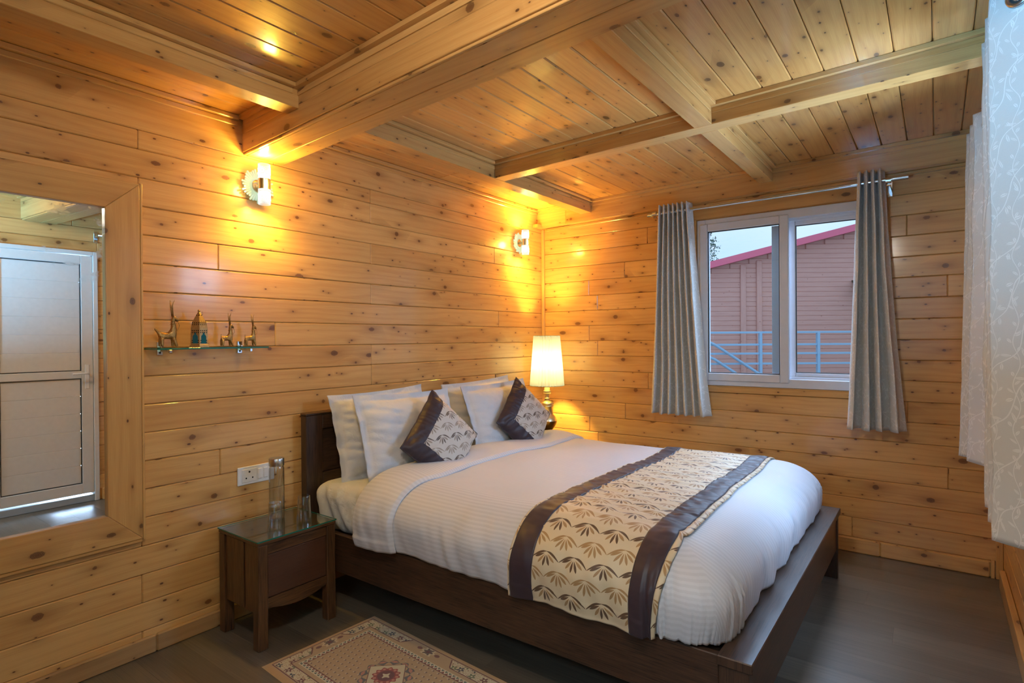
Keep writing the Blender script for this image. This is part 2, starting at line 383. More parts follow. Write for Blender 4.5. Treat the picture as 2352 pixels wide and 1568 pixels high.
def rug_mat(hl, hw):
    """uv in metres, centred on the rug"""
    m = M('rug_pile'); x, y = m.uv()
    ax = x.abs(); ay = y.abs()
    dx = hl - ax; dy = hw - ay; d = dx.min(dy)
    beige = (0.46, 0.31, 0.17); cream = (0.62, 0.54, 0.37); burg = (0.13, 0.016, 0.018); navy = (0.035, 0.045, 0.07); green = (0.12, 0.15, 0.07); brd = (0.50, 0.30, 0.12)
    c = m.mix((d > 0.026), brd, beige)
    def band(c, a, b, col): return m.mix((d > a) * (d < b), c, col)
    # cream cartouches between corner-ish breaks of the border
    along = m.mix  # unused alias
    s_long = ax; s_short = ay
    onlong = (dy < dx)
    s = onlong*ax + (1.0 - onlong)*ay
    lim = onlong*0.13 + (1.0 - onlong)*0.075
    cart = ((s - (d - 0.04)*0.7) > lim)
    # floral sprigs inside cartouches
    fx = (x/0.052); fy = (y/0.052)
    px, py, r1, r2 = m.voro(m.vec(fx, fy), 0.55)
    ddx = fx - px; ddy = fy - py
    th = ddy.atan2(ddx); rr = (ddx*ddx + ddy*ddy).sqrt()
    flower = rr < ((th*5.0).cos()*0.10 + 0.26)
    heart = rr < 0.09
    nzl = m.noise(m.vec(x*75, y*75), 1.0, 1.0)
    vine = ((nzl - 0.5).abs() < 0.022)
    inb = (d > 0.038) * (d < 0.085)
    fcol = m.mix((r1 < 0.45), m.mix((r2 < 0.5), burg, green), navy)
    cc = m.mix(vine, cream, (0.30, 0.13, 0.07)); cc = m.mix(flower, cc, fcol); cc = m.mix(heart, cc, cream)
    c = m.mix(inb*cart, c, cc)
    edge = ((s - (d - 0.04)*0.7 - lim).abs() < 0.0035) * inb
    c = m.mix(edge, c, burg)
    # palmette in the gap
    gs = s; gd = d - 0.060
    gr = (gs*gs + gd*gd).sqrt(); gth = gd.atan2(gs)
    c = m.mix((gr < ((gth*9.0).cos()*0.006 + 0.034)) * inb, c, (0.62, 0.50, 0.33))
    c = m.mix((gr < ((gth*7.0).cos()*0.006 + 0.022)) * inb, c, (0.11, 0.06, 0.05))
    c = m.mix((gr < 0.009) * inb, c, burg)
    gr2 = ((gs - 0.055)*(gs - 0.055) + gd*gd).sqrt()
    c = m.mix((gr2 < ((gth*11.0).cos()*0.004 + 0.011)) * inb, c, (0.17, 0.05, 0.04))
    c = band(c, 0.030, 0.0345, burg)
    c = m.mix((d > 0.085) * (d < 0.0895) * cart, c, burg)
    # zigzag guard
    zz = ((s/0.022).fract() - 0.5).abs()*2.0
    zb = (d - 0.112)/0.018
    c = band(c, 0.108, 0.112, (0.66, 0.58, 0.42))
    c = m.mix((d > 0.112)*(d < 0.130), c, m.mix((zb - zz).abs() < 0.28, (0.07, 0.10, 0.085), (0.66, 0.60, 0.47)))
    c = m.mix((d > 0.112)*(d < 0.130)*((zb - zz) > 0.28), c, (0.22, 0.06, 0.04))
    c = band(c, 0.130, 0.134, burg)
    # field with small two-tone tufts
    ifd = d > 0.140
    gx = (x/0.031 + (y/0.027).floor()*0.5).fract() - 0.5; gy = (y/0.027).fract() - 0.5
    tuft = ((gx.abs() < 0.20) * (gy.abs() < 0.16))
    c = m.mix(ifd*tuft*(gx > 0.0), c, (0.13, 0.06, 0.055)); c = m.mix(ifd*tuft*(gx < 0.0)*(gy < 0.05), c, (0.60, 0.52, 0.40))
    # centre medallion: rotated square with burgundy rosette
    mx_ = ((ax + ay*1.25))
    c = m.mix((mx_ < 0.170), c, beige)
    tt = y.atan2(x); mr = (x*x + y*y).sqrt()
    c = m.mix(((mr - 0.098).abs() < ((tt*12.0).cos()*0.009 + 0.010)), c, (0.10, 0.09, 0.10))
    c = m.mix(((mr - 0.102).abs() < ((tt*12.0).cos()*0.005 + 0.003)), c, (0.50, 0.20, 0.13))
    sq = (x + y).abs().max((x - y).abs())
    c = m.mix((sq < 0.108), c, (0.15, 0.035, 0.03)); c = m.mix((sq < 0.103), c, cream)
    c = m.mix((mr < ((tt*12.0).cos()*0.005 + 0.056)), c, (0.30, 0.035, 0.03))
    c = m.mix((mr < 0.036), c, burg)
    c = m.mix(((mr - 0.047).abs() < 0.006) * (((tt*12.0).cos()) > 0.2), c, (0.55, 0.22, 0.15))
    c = m.mix(((mr < 0.020) * (((x*y).abs()) < 0.00006)), c, cream)
    pile = m.noise(m.vec(x*900, y*900), 1.0, 2.0)
    c = m.mix(pile*0.35, c, (0.05, 0.03, 0.02))
    m.set(color=c, rough=0.95, spec=0.1, sheen=0.3).bump(pile, 0.002); return m.mat

def shade_mat():
    m = M('pleated_shade'); nt = m.nt
    d = m.n.new('ShaderNodeBsdfDiffuse'); d.inputs[0].default_value = (0.62, 0.62, 0.60, 1)
    t = m.n.new('ShaderNodeBsdfTranslucent'); t.inputs[0].default_value = (0.066, 0.088, 0.17, 1)
    mx = m.n.new('ShaderNodeMixShader'); mx.inputs[0].default_value = 0.55
    m.l.new(d.outputs[0], mx.inputs[1]); m.l.new(t.outputs[0], mx.inputs[2]); m.l.new(mx.outputs[0], m.out.inputs['Surface']); return m.mat
MAT['shade'] = shade_mat()
def emis(name, col, s):
    m = M(name); m.set(color=(0.8, 0.8, 0.8), emit=col, emit_s=s, rough=0.4); return m.mat
MAT['bulb'] = emis('led_glow', (1.0, 0.93, 0.72), 3.0)
MAT['warm_bulb'] = emis('warm_bulb', (1.0, 0.80, 0.45), 2.0)

def clapboard():
    m = M('red_clapboard'); u, v = m.uv()
    n1 = m.noise(m.vec(u*2.0, v*20), 1.0, 3.0)
    px, py, c1, c2 = m.voro(m.vec(u*1.6, v*8.0)); d = ((u - px/1.6)*(u - px/1.6) + (v - py/8.0)*(v - py/8.0)).sqrt()
    c = m.mix(n1, (0.50, 0.25, 0.22), (0.62, 0.36, 0.31))
    c = m.mix((d < (c1*0.02 - 0.006)), c, (0.34, 0.14, 0.13))
    m.set(color=c, rough=0.6); return m.mat
MAT['clapboard'] = clapboard()
MAT['roof_red'] = plain('roof_red', (0.66, 0.13, 0.22), 0.45)
MAT['leaf'] = plain('leaf_green', (0.07, 0.16, 0.12), 0.7)
MAT['bark'] = plain('bark', (0.10, 0.07, 0.05), 0.9)
MAT['earth'] = plain('earth', (0.13, 0.14, 0.08), 0.95)

# ============================================================ mesh builder
class MB:
    def __init__(s): s.v = []; s.f = []; s.uv = []; s.m = []
    def add(s, verts, faces, uvs, mi=0, mat=None):
        b = len(s.v)
        s.v += [tuple(mat @ Vector(p)) if mat else tuple(p) for p in verts]
        for f, q in zip(faces, uvs):
            s.f.append(tuple(b + i for i in f)); s.uv.append(q); s.m.append(mi)
    def box(s, x0, x1, y0, y1, z0, z1, c=0.0015, L=None, mi=0, mat=None, off=None):
        lo = (x0, y0, z0); hi = (x1, y1, z1); dim = [hi[i]-lo[i] for i in range(3)]
        c = min(c, min(dim)*0.45)
        if L is None: L = max(range(3), key=lambda i: dim[i])
        if off is None: off = (random.uniform(0, 60), random.uniform(0, 60))
        idx = {}; V = []
        for sx in (0, 1):
            for sy in (0, 1):
                for sz in (0, 1):
                    sg = (sx, sy, sz)
                    for a in range(3):
                        p = [0, 0, 0]
                        for i in range(3):
                            base = hi[i] if sg[i] else lo[i]
                            p[i] = base if i == a else base + (-c if sg[i] else c)
                        idx[(sg, a)] = len(V); V.append(p)
        F = []
        def corner(a, sa, b, sb, cc, sc):
            q = [0, 0, 0]; q[a] = sa; q[b] = sb; q[cc] = sc; return tuple(q)
        for a in range(3):
            b, d = (a+1) % 3, (a+2) % 3
            for sa in (0, 1):
                q = [corner(a, sa, b, 0, d, 0), corner(a, sa, b, 1, d, 0), corner(a, sa, b, 1, d, 1), corner(a, sa, b, 0, d, 1)]
                f = [idx[(k, a)] for k in q]
                F.append((f if sa else f[::-1], a))
        for a in range(3):                       # edges running along axis a
            b, d = (a+1) % 3, (a+2) % 3
            for sb in (0, 1):
                for sd in (0, 1):
                    k0 = corner(a, 0, b, sb, d, sd); k1 = corner(a, 1, b, sb, d, sd)
                    f = [idx[(k0, b)], idx[(k0, d)], idx[(k1, d)], idx[(k1, b)]]
                    if (sb + sd) % 2 == 0: f = f[::-1]
                    F.append((f[::-1], b))
        for sg in [(i, j, k) for i in (0, 1) for j in (0, 1) for k in (0, 1)]:
            f = [idx[(sg, 0)], idx[(sg, 1)], idx[(sg, 2)]]
            if sum(sg) % 2 == 0: f = f[::-1]
            F.append((f, 2))
        uvs = []
        for f, a in F:
            if a == L:
                ii = [(L+1) % 3, (L+2) % 3]
                uvs.append([(V[i][ii[0]]*0.2 + off[0], V[i][ii[1]] + off[1]) for i in f])
            else:
                o = 3 - L - a
                uvs.append([(V[i][L] + off[0], V[i][o] + off[1]) for i in f])
        s.add(V, [f for f, a in F], uvs, mi, mat)
    def grid(s, fn, nu, nv, mi=0, uvf=None, close_u=False, flip=False):
        V = []; T = []
        for i in range(nu + 1):
            for j in range(nv + 1):
                a, b = i/nu, j/nv
                V.append(fn(a, b)); T.append(uvf(a, b) if uvf else (a, b))
        F = []; U = []
        for i in range(nu):
            for j in range(nv):
                k = i*(nv+1) + j
                q = (k, k+1, k+nv+2, k+nv+1)
                if flip: q = q[::-1]
                F.append(q); U.append([T[x] for x in q])
        s.add(V, F, U, mi)
    def lathe(s, prof, cx=0, cy=0, n=32, mi=0, axis='z', mat=None, wob=None):
        V = []; T = []
        for j, (r, z) in enumerate(prof):
            for i in range(n+1):
                a = 2*PI*i/n; rr = r*(wob(a, z) if wob else 1)
                V.append((cx + rr*math.cos(a), cy + rr*math.sin(a), z)); T.append((a*max(r, .02), z))
        F = []; U = []
        for j in range(len(prof)-1):
            for i in range(n):
                k = j*(n+1)+i; q = (k, k+1, k+n+2, k+n+1)
                F.append(q); U.append([T[x] for x in q])
        s.add(V, F, U, mi, mat)
    def tube(s, pts, r, n=10, mi=0, cap=True):
        pts = [Vector(p) for p in pts]; V = []; rs = r if isinstance(r, (list, tuple)) else [r]*len(pts)
        prev = None
        for i, p in enumerate(pts):
            t = (pts[min(i+1, len(pts)-1)] - pts[max(i-1, 0)]).normalized()
            if prev is None: a = t.orthogonal().normalized()
            else: a = (prev - t*prev.dot(t)).normalized()
            prev = a; b = t.cross(a)
            for k in range(n):
                w = 2*PI*k/n; V.append(tuple(p + (a*math.cos(w) + b*math.sin(w))*rs[i]))
        F = []; U = []
        for i in range(len(pts)-1):
            for k in range(n):
                k2 = (k+1) % n; q = (i*n+k, i*n+k2, (i+1)*n+k2, (i+1)*n+k)
                F.append(q); U.append([(i*.1, k/n), (i*.1, (k+1)/n), (i*.1+.1, (k+1)/n), (i*.1+.1, k/n)])
        if cap:
            for base in (0, (len(pts)-1)*n):
                q = tuple(base+k for k in range(n)); q = q[::-1] if base == 0 else q
                F.append(q); U.append([(0, 0)]*n)
        s.add(V, F, U, mi)
    def build(s, name, mats, parent=None, smooth=False, weld=False, loc=None, auto=None):
        me = bpy.data.meshes.new(name); me.from_pydata(s.v, [], s.f)
        ul = me.uv_layers.new(name='UVMap')
        k = 0
        for q in s.uv:
            for t in q: ul.data[k].uv = t; k += 1
        for i, mi in enumerate(s.m): me.polygons[i].material_index = mi
        for mt in (mats if isinstance(mats, (list, tuple)) else [mats]): me.materials.append(MAT[mt] if isinstance(mt, str) else mt)
        if weld:
            bm = bmesh.new(); bm.from_mesh(me); bmesh.ops.remove_doubles(bm, verts=bm.verts, dist=1e-5); bm.to_mesh(me); bm.free()
        if smooth:
            for pl in me.polygons: pl.use_smooth = True
            if auto:
                try: me.set_sharp_from_angle(angle=R(auto))
                except Exception: pass
        o = bpy.data.objects.new(name, me); C.collection.objects.link(o)
        if parent:
            o.parent = parent; o.matrix_parent_inverse = parent.matrix_basis.inverted()
        return o

def tag(o, label=None, cat=None, group=None, kind=None):
    if label: o['label'] = label
    if cat: o['category'] = cat
    if group: o['group'] = group
    if kind: o['kind'] = kind
    return o
def thing(name, loc, label, cat, group=None):
    e = bpy.data.objects.new(name, None); C.collection.objects.link(e); e.location = loc; e.empty_display_size = 0.05
    return tag(e, label, cat, group)
def struct(o, label=None, cat=None): return tag(o, label, cat, None, 'structure')
def nse(x, y, z=0.0): return noise.noise(Vector((x, y, z)))

# ============================================================ room shell
XW, YF, ZT = 3.15, -5.0, 2.66
def boards(mb, axis, plane, thick, a0, a1, zs, joints, holes=(), c=0.0042, backing=True, sgn=1):
    """horizontal boards on a wall. axis: 'x' wall plane x=plane (runs in y) or 'y'. thick extends away from the room."""
    n = len(zs)-1
    for k in range(n):
        z0, z1 = zs[k], zs[k+1]
        cuts = [a0] + sorted(j for j in joints[k % len(joints)] if a0 + .05 < j < a1 - .05) + [a1]
        segs = [(cuts[i], cuts[i+1]) for i in range(len(cuts)-1)]
        pieces = []
        for s0, s1 in segs:
            todo = [(s0, s1, z0, z1)]
            for (h0, h1, hz0, hz1) in holes:
                nxt = []
                for (p0, p1, q0, q1) in todo:
                    if p1 <= h0 or p0 >= h1 or q1 <= hz0 or q0 >= hz1: nxt.append((p0, p1, q0, q1)); continue
                    if p0 < h0: nxt.append((p0, h0, q0, q1))
                    if p1 > h1: nxt.append((h1, p1, q0, q1))
                    m0, m1 = max(p0, h0), min(p1, h1)
                    if q0 < hz0: nxt.append((m0, m1, q0, hz0))
                    if q1 > hz1: nxt.append((m0, m1, hz1, q1))
                todo = nxt
            off = (random.uniform(0, 60), random.uniform(0, 60))
            for (p0, p1, q0, q1) in todo:
                if axis == 'x': mb.box(min(plane, plane+thick), max(plane, plane+thick), p0+.0004, p1-.0004, q0+.0007, q1-.0007, c, 1, off=off)
                else: mb.box(p0+.0004, p1-.0004, min(plane, plane+thick), max(plane, plane+thick), q0+.0007, q1-.0007, c, 0, off=off)

# headboard wall (left): boards 0.1265 m, wide frieze board on top
zsH = [0.0] + [0.105 + 0.1265*k for k in range(18)] + [2.342, 2.60]
mb = MB(); jl = [[-3.25, -0.7], [-4.2, -1.95], [-3.25, -1.95], [-4.4, -2.6], [-3.25, -0.65], [-1.95, -4.3], [-2.9], [-1.95, -3.9]]
boards(mb, 'x', 0.0, -0.025, YF, 0.025, zsH, jl)
mb.box(-0.16, -0.0255, YF, 0.16, -0.0, ZT, 0)
struct(mb.build('wall_left', 'pine'))
# window wall (back)
WX0, WX1, WZ0, WZ1 = 1.40, 2.56, 1.045, 2.275
zsW = [0.0] + [0.093 + 0.1285*k for k in range(18)] + [2.40, 2.60]
mb = MB(); jw = [[1.9], [2.4, 0.55], [0.47], [1.27], [0.55, 2.9], [0.47], [0.80], [2.7], [1.0]]
boards(mb, 'y', 0.0, 0.025, 0.0, XW+0.02, zsW, jw, holes=[(WX0, WX1, WZ0, WZ1)])
for (a, b, c_, d) in ((0, WX0, 0, ZT), (WX1, XW+.16, 0, ZT), (WX0, WX1, 0, WZ0), (WX0, WX1, WZ1, ZT)): mb.box(a, b, 0.0255, 0.15, c_, d, 0)
struct(mb.build('wall_back', 'pine'))
# right wall
RY0, RY1 = -2.05, -1.0
DY0, DY1, DZ1 = -3.21, -2.42, 2.19
mb = MB()
boards(mb, 'x', XW, 0.025, YF, 0.0, zsW, jl, holes=[(RY0, RY1, WZ0, WZ1), (DY0, DY1, -1, DZ1)])
for (a, b, c_, d) in ((YF, DY0, 0, ZT), (DY0, DY1, DZ1, ZT), (DY1, RY0, 0, ZT), (RY0, RY1, 0, WZ0), (RY0, RY1, WZ1, ZT), (RY1, 0.0, 0, ZT)): mb.box(XW+.0255, XW+.15, a, b, c_, d, 0)
struct(mb.build('wall_right', 'pine'))
# wall behind the camera
FX0, FX1, FZ0, FZ1 = 1.98, 3.05, 1.05, 2.25
mb = MB()
boards(mb, 'y', YF, -0.025, 0.0, XW, zsW, jw, holes=[(FX0, FX1, FZ0, FZ1)])
for (a, b, c_, d) in ((-.16, FX0, 0, ZT), (FX1, XW+.15, 0, ZT), (FX0, FX1, 0, FZ0), (FX0, FX1, FZ1, ZT)): mb.box(a, b, YF-.15, YF-.0255, c_, d, 0)
struct(mb.build('wall_front', 'pine'))
# floor: laminate planks along X
mb = MB(); y = YF - .0; k = 0
while y < 0.02:
    w = 0.19; cuts = [-.02, 0.4 + (k*0.53) % 1.2, 0.4 + (k*0.53) % 1.2 + 1.28, XW+.02]
    for i in range(3):
        if cuts[i+1] > cuts[i]: mb.box(cuts[i], min(cuts[i+1], XW+.02), y, min(y+w, .03), -0.012, 0.0, 0.0006, 0)
    y += w; k += 1
mb.box(-.16, XW+.15, YF-.15, .15, -.10, -.0125, 0)
struct(mb.build('floor', 'laminate'))

# ceiling assembly rises slightly to the right
def shear(o, k=0.014, x0=1.8):
    for v in o.data.vertices: v.co.z += k*(v.co.x - x0)
ZC = 2.56
mb = MB(); k = -1
xs = [-.02, 0.012] + [0.138 + 0.1285*i for i in range(0, 24)] + [XW+.02]
for i in range(len(xs)-1):
    js = [YF, -3.9 - 0.2*(i % 3), -2.7, -1.37, 0.0]
    for j in range(4):
        if js[j+1] > js[j]: mb.box(xs[i]+.0014, xs[i+1]-.0014, js[j], js[j+1], ZC, ZC+.02, 0.0045, 1)
mb.box(-.16, XW+.15, YF-.15, .15, ZC+.021, ZC+.12, 0)
o = struct(mb.build('ceiling', 'pine_ceiling')); shear(o)

# roof beams and joists (with a small cornice strip along each upper edge)
def cornice_y(x, side, y0, y1, top=ZC, par=None):
    mb = MB(); w = 0.030
    a, b = (x, x+w*side) if side > 0 else (x+w*side, x)
    mb.box(a, b, y0, y1, top-0.020, top-0.001, 0.003, 1)
    w = 0.006; a, b = (x, x+w*side) if side > 0 else (x+w*side, x)
    mb.box(a, b, y0, y1, top-0.045, top-0.0205, 0.003, 1)
    o = mb.build('cornice', 'pine_beam', par); shear(o); return o
def cornice_x(yf, side, x0, x1, par=None, top=ZC):
    """yf(x) gives the beam face"""
    mb = MB()
    for w, z0, z1 in ((0.030, top-0.020, top-0.001), (0.006, top-0.045, top-0.0205)):
        off = (random.uniform(0, 60), random.uniform(0, 60))
        P = []
        for xx in (x0, x1):
            y = yf(xx); ya, yb = sorted((y, y + w*side)); P.append((xx, ya, yb))
        V = [(P[0][0], P[0][1], z0), (P[1][0], P[1][1], z0), (P[1][0], P[1][2], z0), (P[0][0], P[0][2], z0),
             (P[0][0], P[0][1], z1), (P[1][0], P[1][1], z1), (P[1][0], P[1][2], z1), (P[0][0], P[0][2], z1)]
        F = [(0, 3, 2, 1), (4, 5, 6, 7), (0, 1, 5, 4), (2, 3, 7, 6), (1, 2, 6, 5), (3, 0, 4, 7)]
        U = [[(V[i][0]+off[0], V[i][1]+V[i][2]+off[1]) for i in f] for f in F]
        mb.add(V, F, U)
    o = mb.build('cornice', 'pine_beam', par); shear(o); return o
def skewbox(mb, x0, x1, ya0, ya1, yb0, yb1, z0, z1, c=0.002):
    """box along x whose near/far faces are skewed: (ya) at x0, (yb) at x1"""
    t = MB(); t.box(0, 1, 0, 1, 0, 1, 0.0, 0)
    t = MB(); off = (random.uniform(0, 60), random.uniform(0, 60))
    t.box(x0, x1, 0.0, 1.0, z0, z1, c, 0, off=off)
    V = []
    for (x, y, z) in t.v:
        f = (x-x0)/(x1-x0); a = ya0 + (yb0-ya0)*f; b = ya1 + (yb1-ya1)*f
        if y < 0.5: yy = a + y
        else: yy = b - (1-y)
        V.append((x, yy, z))
    U = []
    for f, q in zip(t.f, t.uv):
        U.append([(V[i][0]+off[0], (V[i][1] if abs(V[f[0]][2]-V[f[1]][2]) < 1e-4 and abs(V[f[1]][2]-V[f[2]][2]) < 1e-4 else V[i][2])+off[1]) for i in f])
    mb.add(V, t.f, U)

# main beam across the room (boxed from boards, slightly out of square)
n0, n1 = -2.775, -2.775 - 0.054*3.13
f0, f1 = -2.548, -2.548 - 0.052*3.13
ZB = 2.373
e = thing('ceiling_beam', (1.57, -2.75, ZB), 'large boxed pine beam crossing the ceiling above the nearer wall light', 'beam')
mb = MB()
m0, m1 = n0 + .135, n1 + .128
skewbox(mb, 0.002, XW-.002, n0+.022, m0-.002, n1+.022, m1-.002, ZB, ZC-.002)
skewbox(mb, 0.002, XW-.002, m0+.002, f0, m1+.002, f1, ZB, ZC-.002)
skewbox(mb, 0.002, XW-.002, m0-.006, m0+.006, m1-.006, m1+.006, ZB+.006, ZC-.002, 0)
o = mb.build('beam_body', 'pine_beam', e); shear(o)
mb = MB()
skewbox(mb, 0.002, XW-.002, n0, n0+.022, n1, n1+.022, ZB+.012, ZB+.105)
skewbox(mb, 0.002, XW-.002, n0, n0+.022, n1, n1+.022, ZB+.1052, ZC-.002)
skewbox(mb, 0.002, XW-.002, n0+.008, n0+.022, n1+.008, n1+.022, ZB+.001, ZB+.0118)
o = mb.build('face_board', 'pine_beam', e); shear(o)
cornice_x(lambda x: n0 + (n1-n0)*x/3.13, -1, 0.03, XW-.03, e)
cornice_x(lambda x: f0 + (f1-f0)*x/3.13, 1, 0.03, XW-.03, e)

# cross beam (halfway to the window wall)
b0, b1 = -1.370, -1.442
ZJ = 2.460
e = thing('ceiling_beam', (1.57, -1.37, ZJ), 'slim pine cross beam parallel to the large beam, above the middle of the bed', 'beam')
mb = MB(); skewbox(mb, 0.546, XW-.002, b0-.0126, b0+.0854, b1, b1+.098, ZJ, ZC-.002); o = mb.build('beam_body', 'pine_beam', e); shear(o)
cornice_x(lambda x: b0 + (b1-b0)*x/3.13, -1, 0.546, XW-.03, e)
cornice_x(lambda x: b0 + (b1-b0)*x/3.13 + .098, 1, 0.546, XW-.03, e)
# beam along the top of the window wall
e = thing('ceiling_beam', (1.57, -.05, 2.385), 'pine beam along the top of the window wall above the curtain rod', 'beam')
mb = MB(); skewbox(mb, 0.30, XW-.002, -.092, -.001, -.100, -.001, 2.398, ZC-.002); mb.box(0.002, 0.298, -.088, -.001, 2.402, ZC-.002, .002, 0); mb.box(.05, XW-.002, -.030, -.001, 2.378, 2.3975, .003, 0)
o = mb.build('beam_body', 'pine_beam', e); shear(o)
cornice_x(lambda x: -.092 - .008*x/3.13, -1, 0.03, XW-.03, e)

# joists running toward the window wall
def joist(x0, x1, y0, y1, label):
    e = thing('ceiling_joist', ((x0+x1)/2, (y0+y1)/2, ZJ), label, 'joist')
    mb = MB(); mb.box(x0, x1, y0, y1, ZJ-.0005, ZC-.002, 0.002, 1); o = mb.build('joist_body', 'pine_beam', e); shear(o)
    cornice_y(x0, -1, y0+.031, y1-.031, par=e); cornice_y(x1, 1, y0+.031, y1-.031, par=e); return e
yb = lambda x: n0 + (n1-n0)*x/3.13
yfar = lambda x: f0 + (f1-f0)*x/3.13
yc0 = lambda x: b0 + (b1-b0)*x/3.13
joist(0.450, 0.545, YF, yb(.5)-.001, 'pine joist in front of the large beam, above the mirror at upper left')
joist(0.450, 0.545, yfar(.5)+.001, -.094, 'long pine joist from the large beam to the window wall, nearest the headboard wall')
joist(1.862, 1.950, yfar(1.9)+.001, yc0(1.9)-.001, 'pale pine joist right of centre between the large beam and the slim cross beam')
joist(1.862, 1.950, yc0(1.9)+.099, -.097, 'pine joist from the slim cross beam to the window wall above the window')

# wall cornices, corner post, baseboards, window casing
def trim(n, boxes, mat='pine_beam', sh=False):
    mb = MB()
    for b in boxes: mb.box(*b)
    o = struct(mb.build('trim_%d' % n, mat))
    if sh: shear(o)
    return o
trim(1, [(0.0005, .030, YF, -2.80, ZC-.024, ZC-.001, .003, 1), (0.0005, .012, YF, -2.80, ZC-.050, ZC-.0245, .003, 1)], sh=True)
trim(2, [(0.0005, .030, -2.54, -.095, ZC-.024, ZC-.001, .003, 1), (0.0005, .012, -2.54, -.095, ZC-.050, ZC-.0245, .003, 1)], sh=True)
trim(3, [(0.0005, .026, -.026, -.0005, .10, 2.372, .004, 2)])
trim(4, [(0.0005, .052, -.155, -.0005, 2.374, 2.402, .003, 1)])
trim(5, [(WX0-.06, WX1+.055, -.012, -.0005, 2.285, 2.365, .003, 0), (WX1+.005, WX1+.055, -.014, -.0005, .98, 2.284, .003, 2),
         (WX1+.025, WX1+.04, -.020, -.0142, .98, 2.284, .002, 2), (WX0-.06, WX1+.055, -.012, -.0005, .995, 1.035, .003, 0), (WX0-.055, WX0-.005, -.014, -.0005, 1.036, 2.284, .003, 2)])
mb = MB(); mb.box(.0005, .020, YF, -3.20, 0, .080, .006, 1); mb.box(.0005, .020, -3.1995, 0, 0, .080, .006, 1); struct(mb.build('baseboard_left', 'pine_rough'))
mb = MB(); mb.box(.021, 2.555, -.020, -.0005, 0, .093, .006, 0); mb.box(2.556, 3.090, -.020, -.0005, 0, .093, .006, 0); struct(mb.build('baseboard_back', 'pine'))
mb = MB(); mb.box(XW-.028, XW-.0005, -2.40, -.16, 0, .100, .004, 1); mb.box(XW-.028, XW-.0005, YF, DY0-.02, 0, .1, .004, 1); struct(mb.build('baseboard_right', 'pine'))
trim(6, [(3.095, 3.112, -.024, -.0005, 0, .105, .002, 2), (3.117, XW-.001, -.020, -.0005, 0, 2.37, .002, 2)])

# ============================================================ windows
def rect_frame(mb, x0, x1, z0, z1, w, y0, y1, c=.003, mi=0, swap=False, plane=None):
    """rectangular frame in the xz plane (or yz if swap)"""
    B = [(x0, x0+w, z0, z1), (x1-w, x1, z0, z1), (x0+w, x1-w, z0, z0+w), (x0+w, x1-w, z1-w, z1)]
    for a, b, c_, d in B:
        if swap: mb.box(y0, y1, a, b, c_, d, c, mi=mi)
        else: mb.box(a, b, y0, y1, c_, d, c, mi=mi)
w1 = thing('window_1', ((WX0+WX1)/2, 0.02, WZ0), 'white framed sliding window between the two short curtains', 'window'); tag(w1, kind='structure')
mb = MB(); rect_frame(mb, WX0, WX1, WZ0, WZ1, .062, -.010, .10); rect_frame(mb, WX0+.055, WX1-.055, WZ0+.055, WZ1-.055, .022, .040, .055)
mb.build('window_frame', 'pvc', w1)
SX = 2.032
mb = MB(); rect_frame(mb, WX0+.022, SX, WZ0+.034, WZ1-.034, .058, -.022, .012, .005); s1 = mb.build('sliding_sash', 'pvc', w1)
mb = MB(); rect_frame(mb, WX0+.0795, SX-.0575, WZ0+.0915, WZ1-.0915, .006, -.012, .004, .001); mb.build('gasket', 'gasket', s1)
mb = MB(); mb.box(SX-.116, SX-.064, .020, .034, WZ0+.098, WZ1-.098, .001); mb.build('meeting_stile', 'pvc_grey', s1)
mb = MB(); mb.box(WX0+.086, SX-.064, -.004, .000, WZ0+.098, WZ1-.098, 0); mb.build('pane', 'pane', s1)
mb = MB(); rect_frame(mb, SX-.020, WX1-.045, WZ0+.055, WZ1-.055, .050, .055, .085, .005); s2 = mb.build('fixed_sash', 'pvc', w1)
mb = MB(); rect_frame(mb, SX+.0295, WX1-.0955, WZ0+.1045, WZ1-.1045, .005, .060, .074, .001); mb.build('gasket', 'gasket', s2)
mb = MB(); mb.box(SX+.034, WX1-.100, .065, .069, WZ0+.109, WZ1-.109, 0); mb.build('pane', 'pane', s2)
# right wall window
w2 = thing('window_2', (XW+.05, (RY0+RY1)/2, WZ0), 'white framed window in the right wall behind the long curtains', 'window'); tag(w2, kind='structure')
mb = MB(); rect_frame(mb, RY0, RY1, WZ0, WZ1, .06, XW+.0, XW+.10, swap=True); mb.box(XW+.01, XW+.05, (RY0+RY1)/2-.03, (RY0+RY1)/2+.03, WZ0+.06, WZ1-.06, .003); mb.build('window_frame', 'pvc', w2)
mb = MB(); mb.box(XW+.03, XW+.034, RY0+.06, RY1-.06, WZ0+.06, WZ1-.06, 0); mb.build('pane', 'pane', w2)
w3 = thing('added_window', (2.5, YF-.05, FZ0), 'added white framed window behind the camera that lets in fill light', 'window'); tag(w3, kind='structure')  # unseen window, added as an opening for the front fill
mb = MB(); rect_frame(mb, FX0, FX1, FZ0, FZ1, .06, YF-.10, YF+.0); mb.box(2.485, 2.545, YF-.05, YF-.01, FZ0+.06, FZ1-.06, .003); mb.build('window_frame', 'pvc', w3)
mb = MB(); mb.box(FX0+.06, FX1-.06, YF-.034, YF-.030, FZ0+.06, FZ1-.06, 0); mb.build('pane', 'pane', w3)

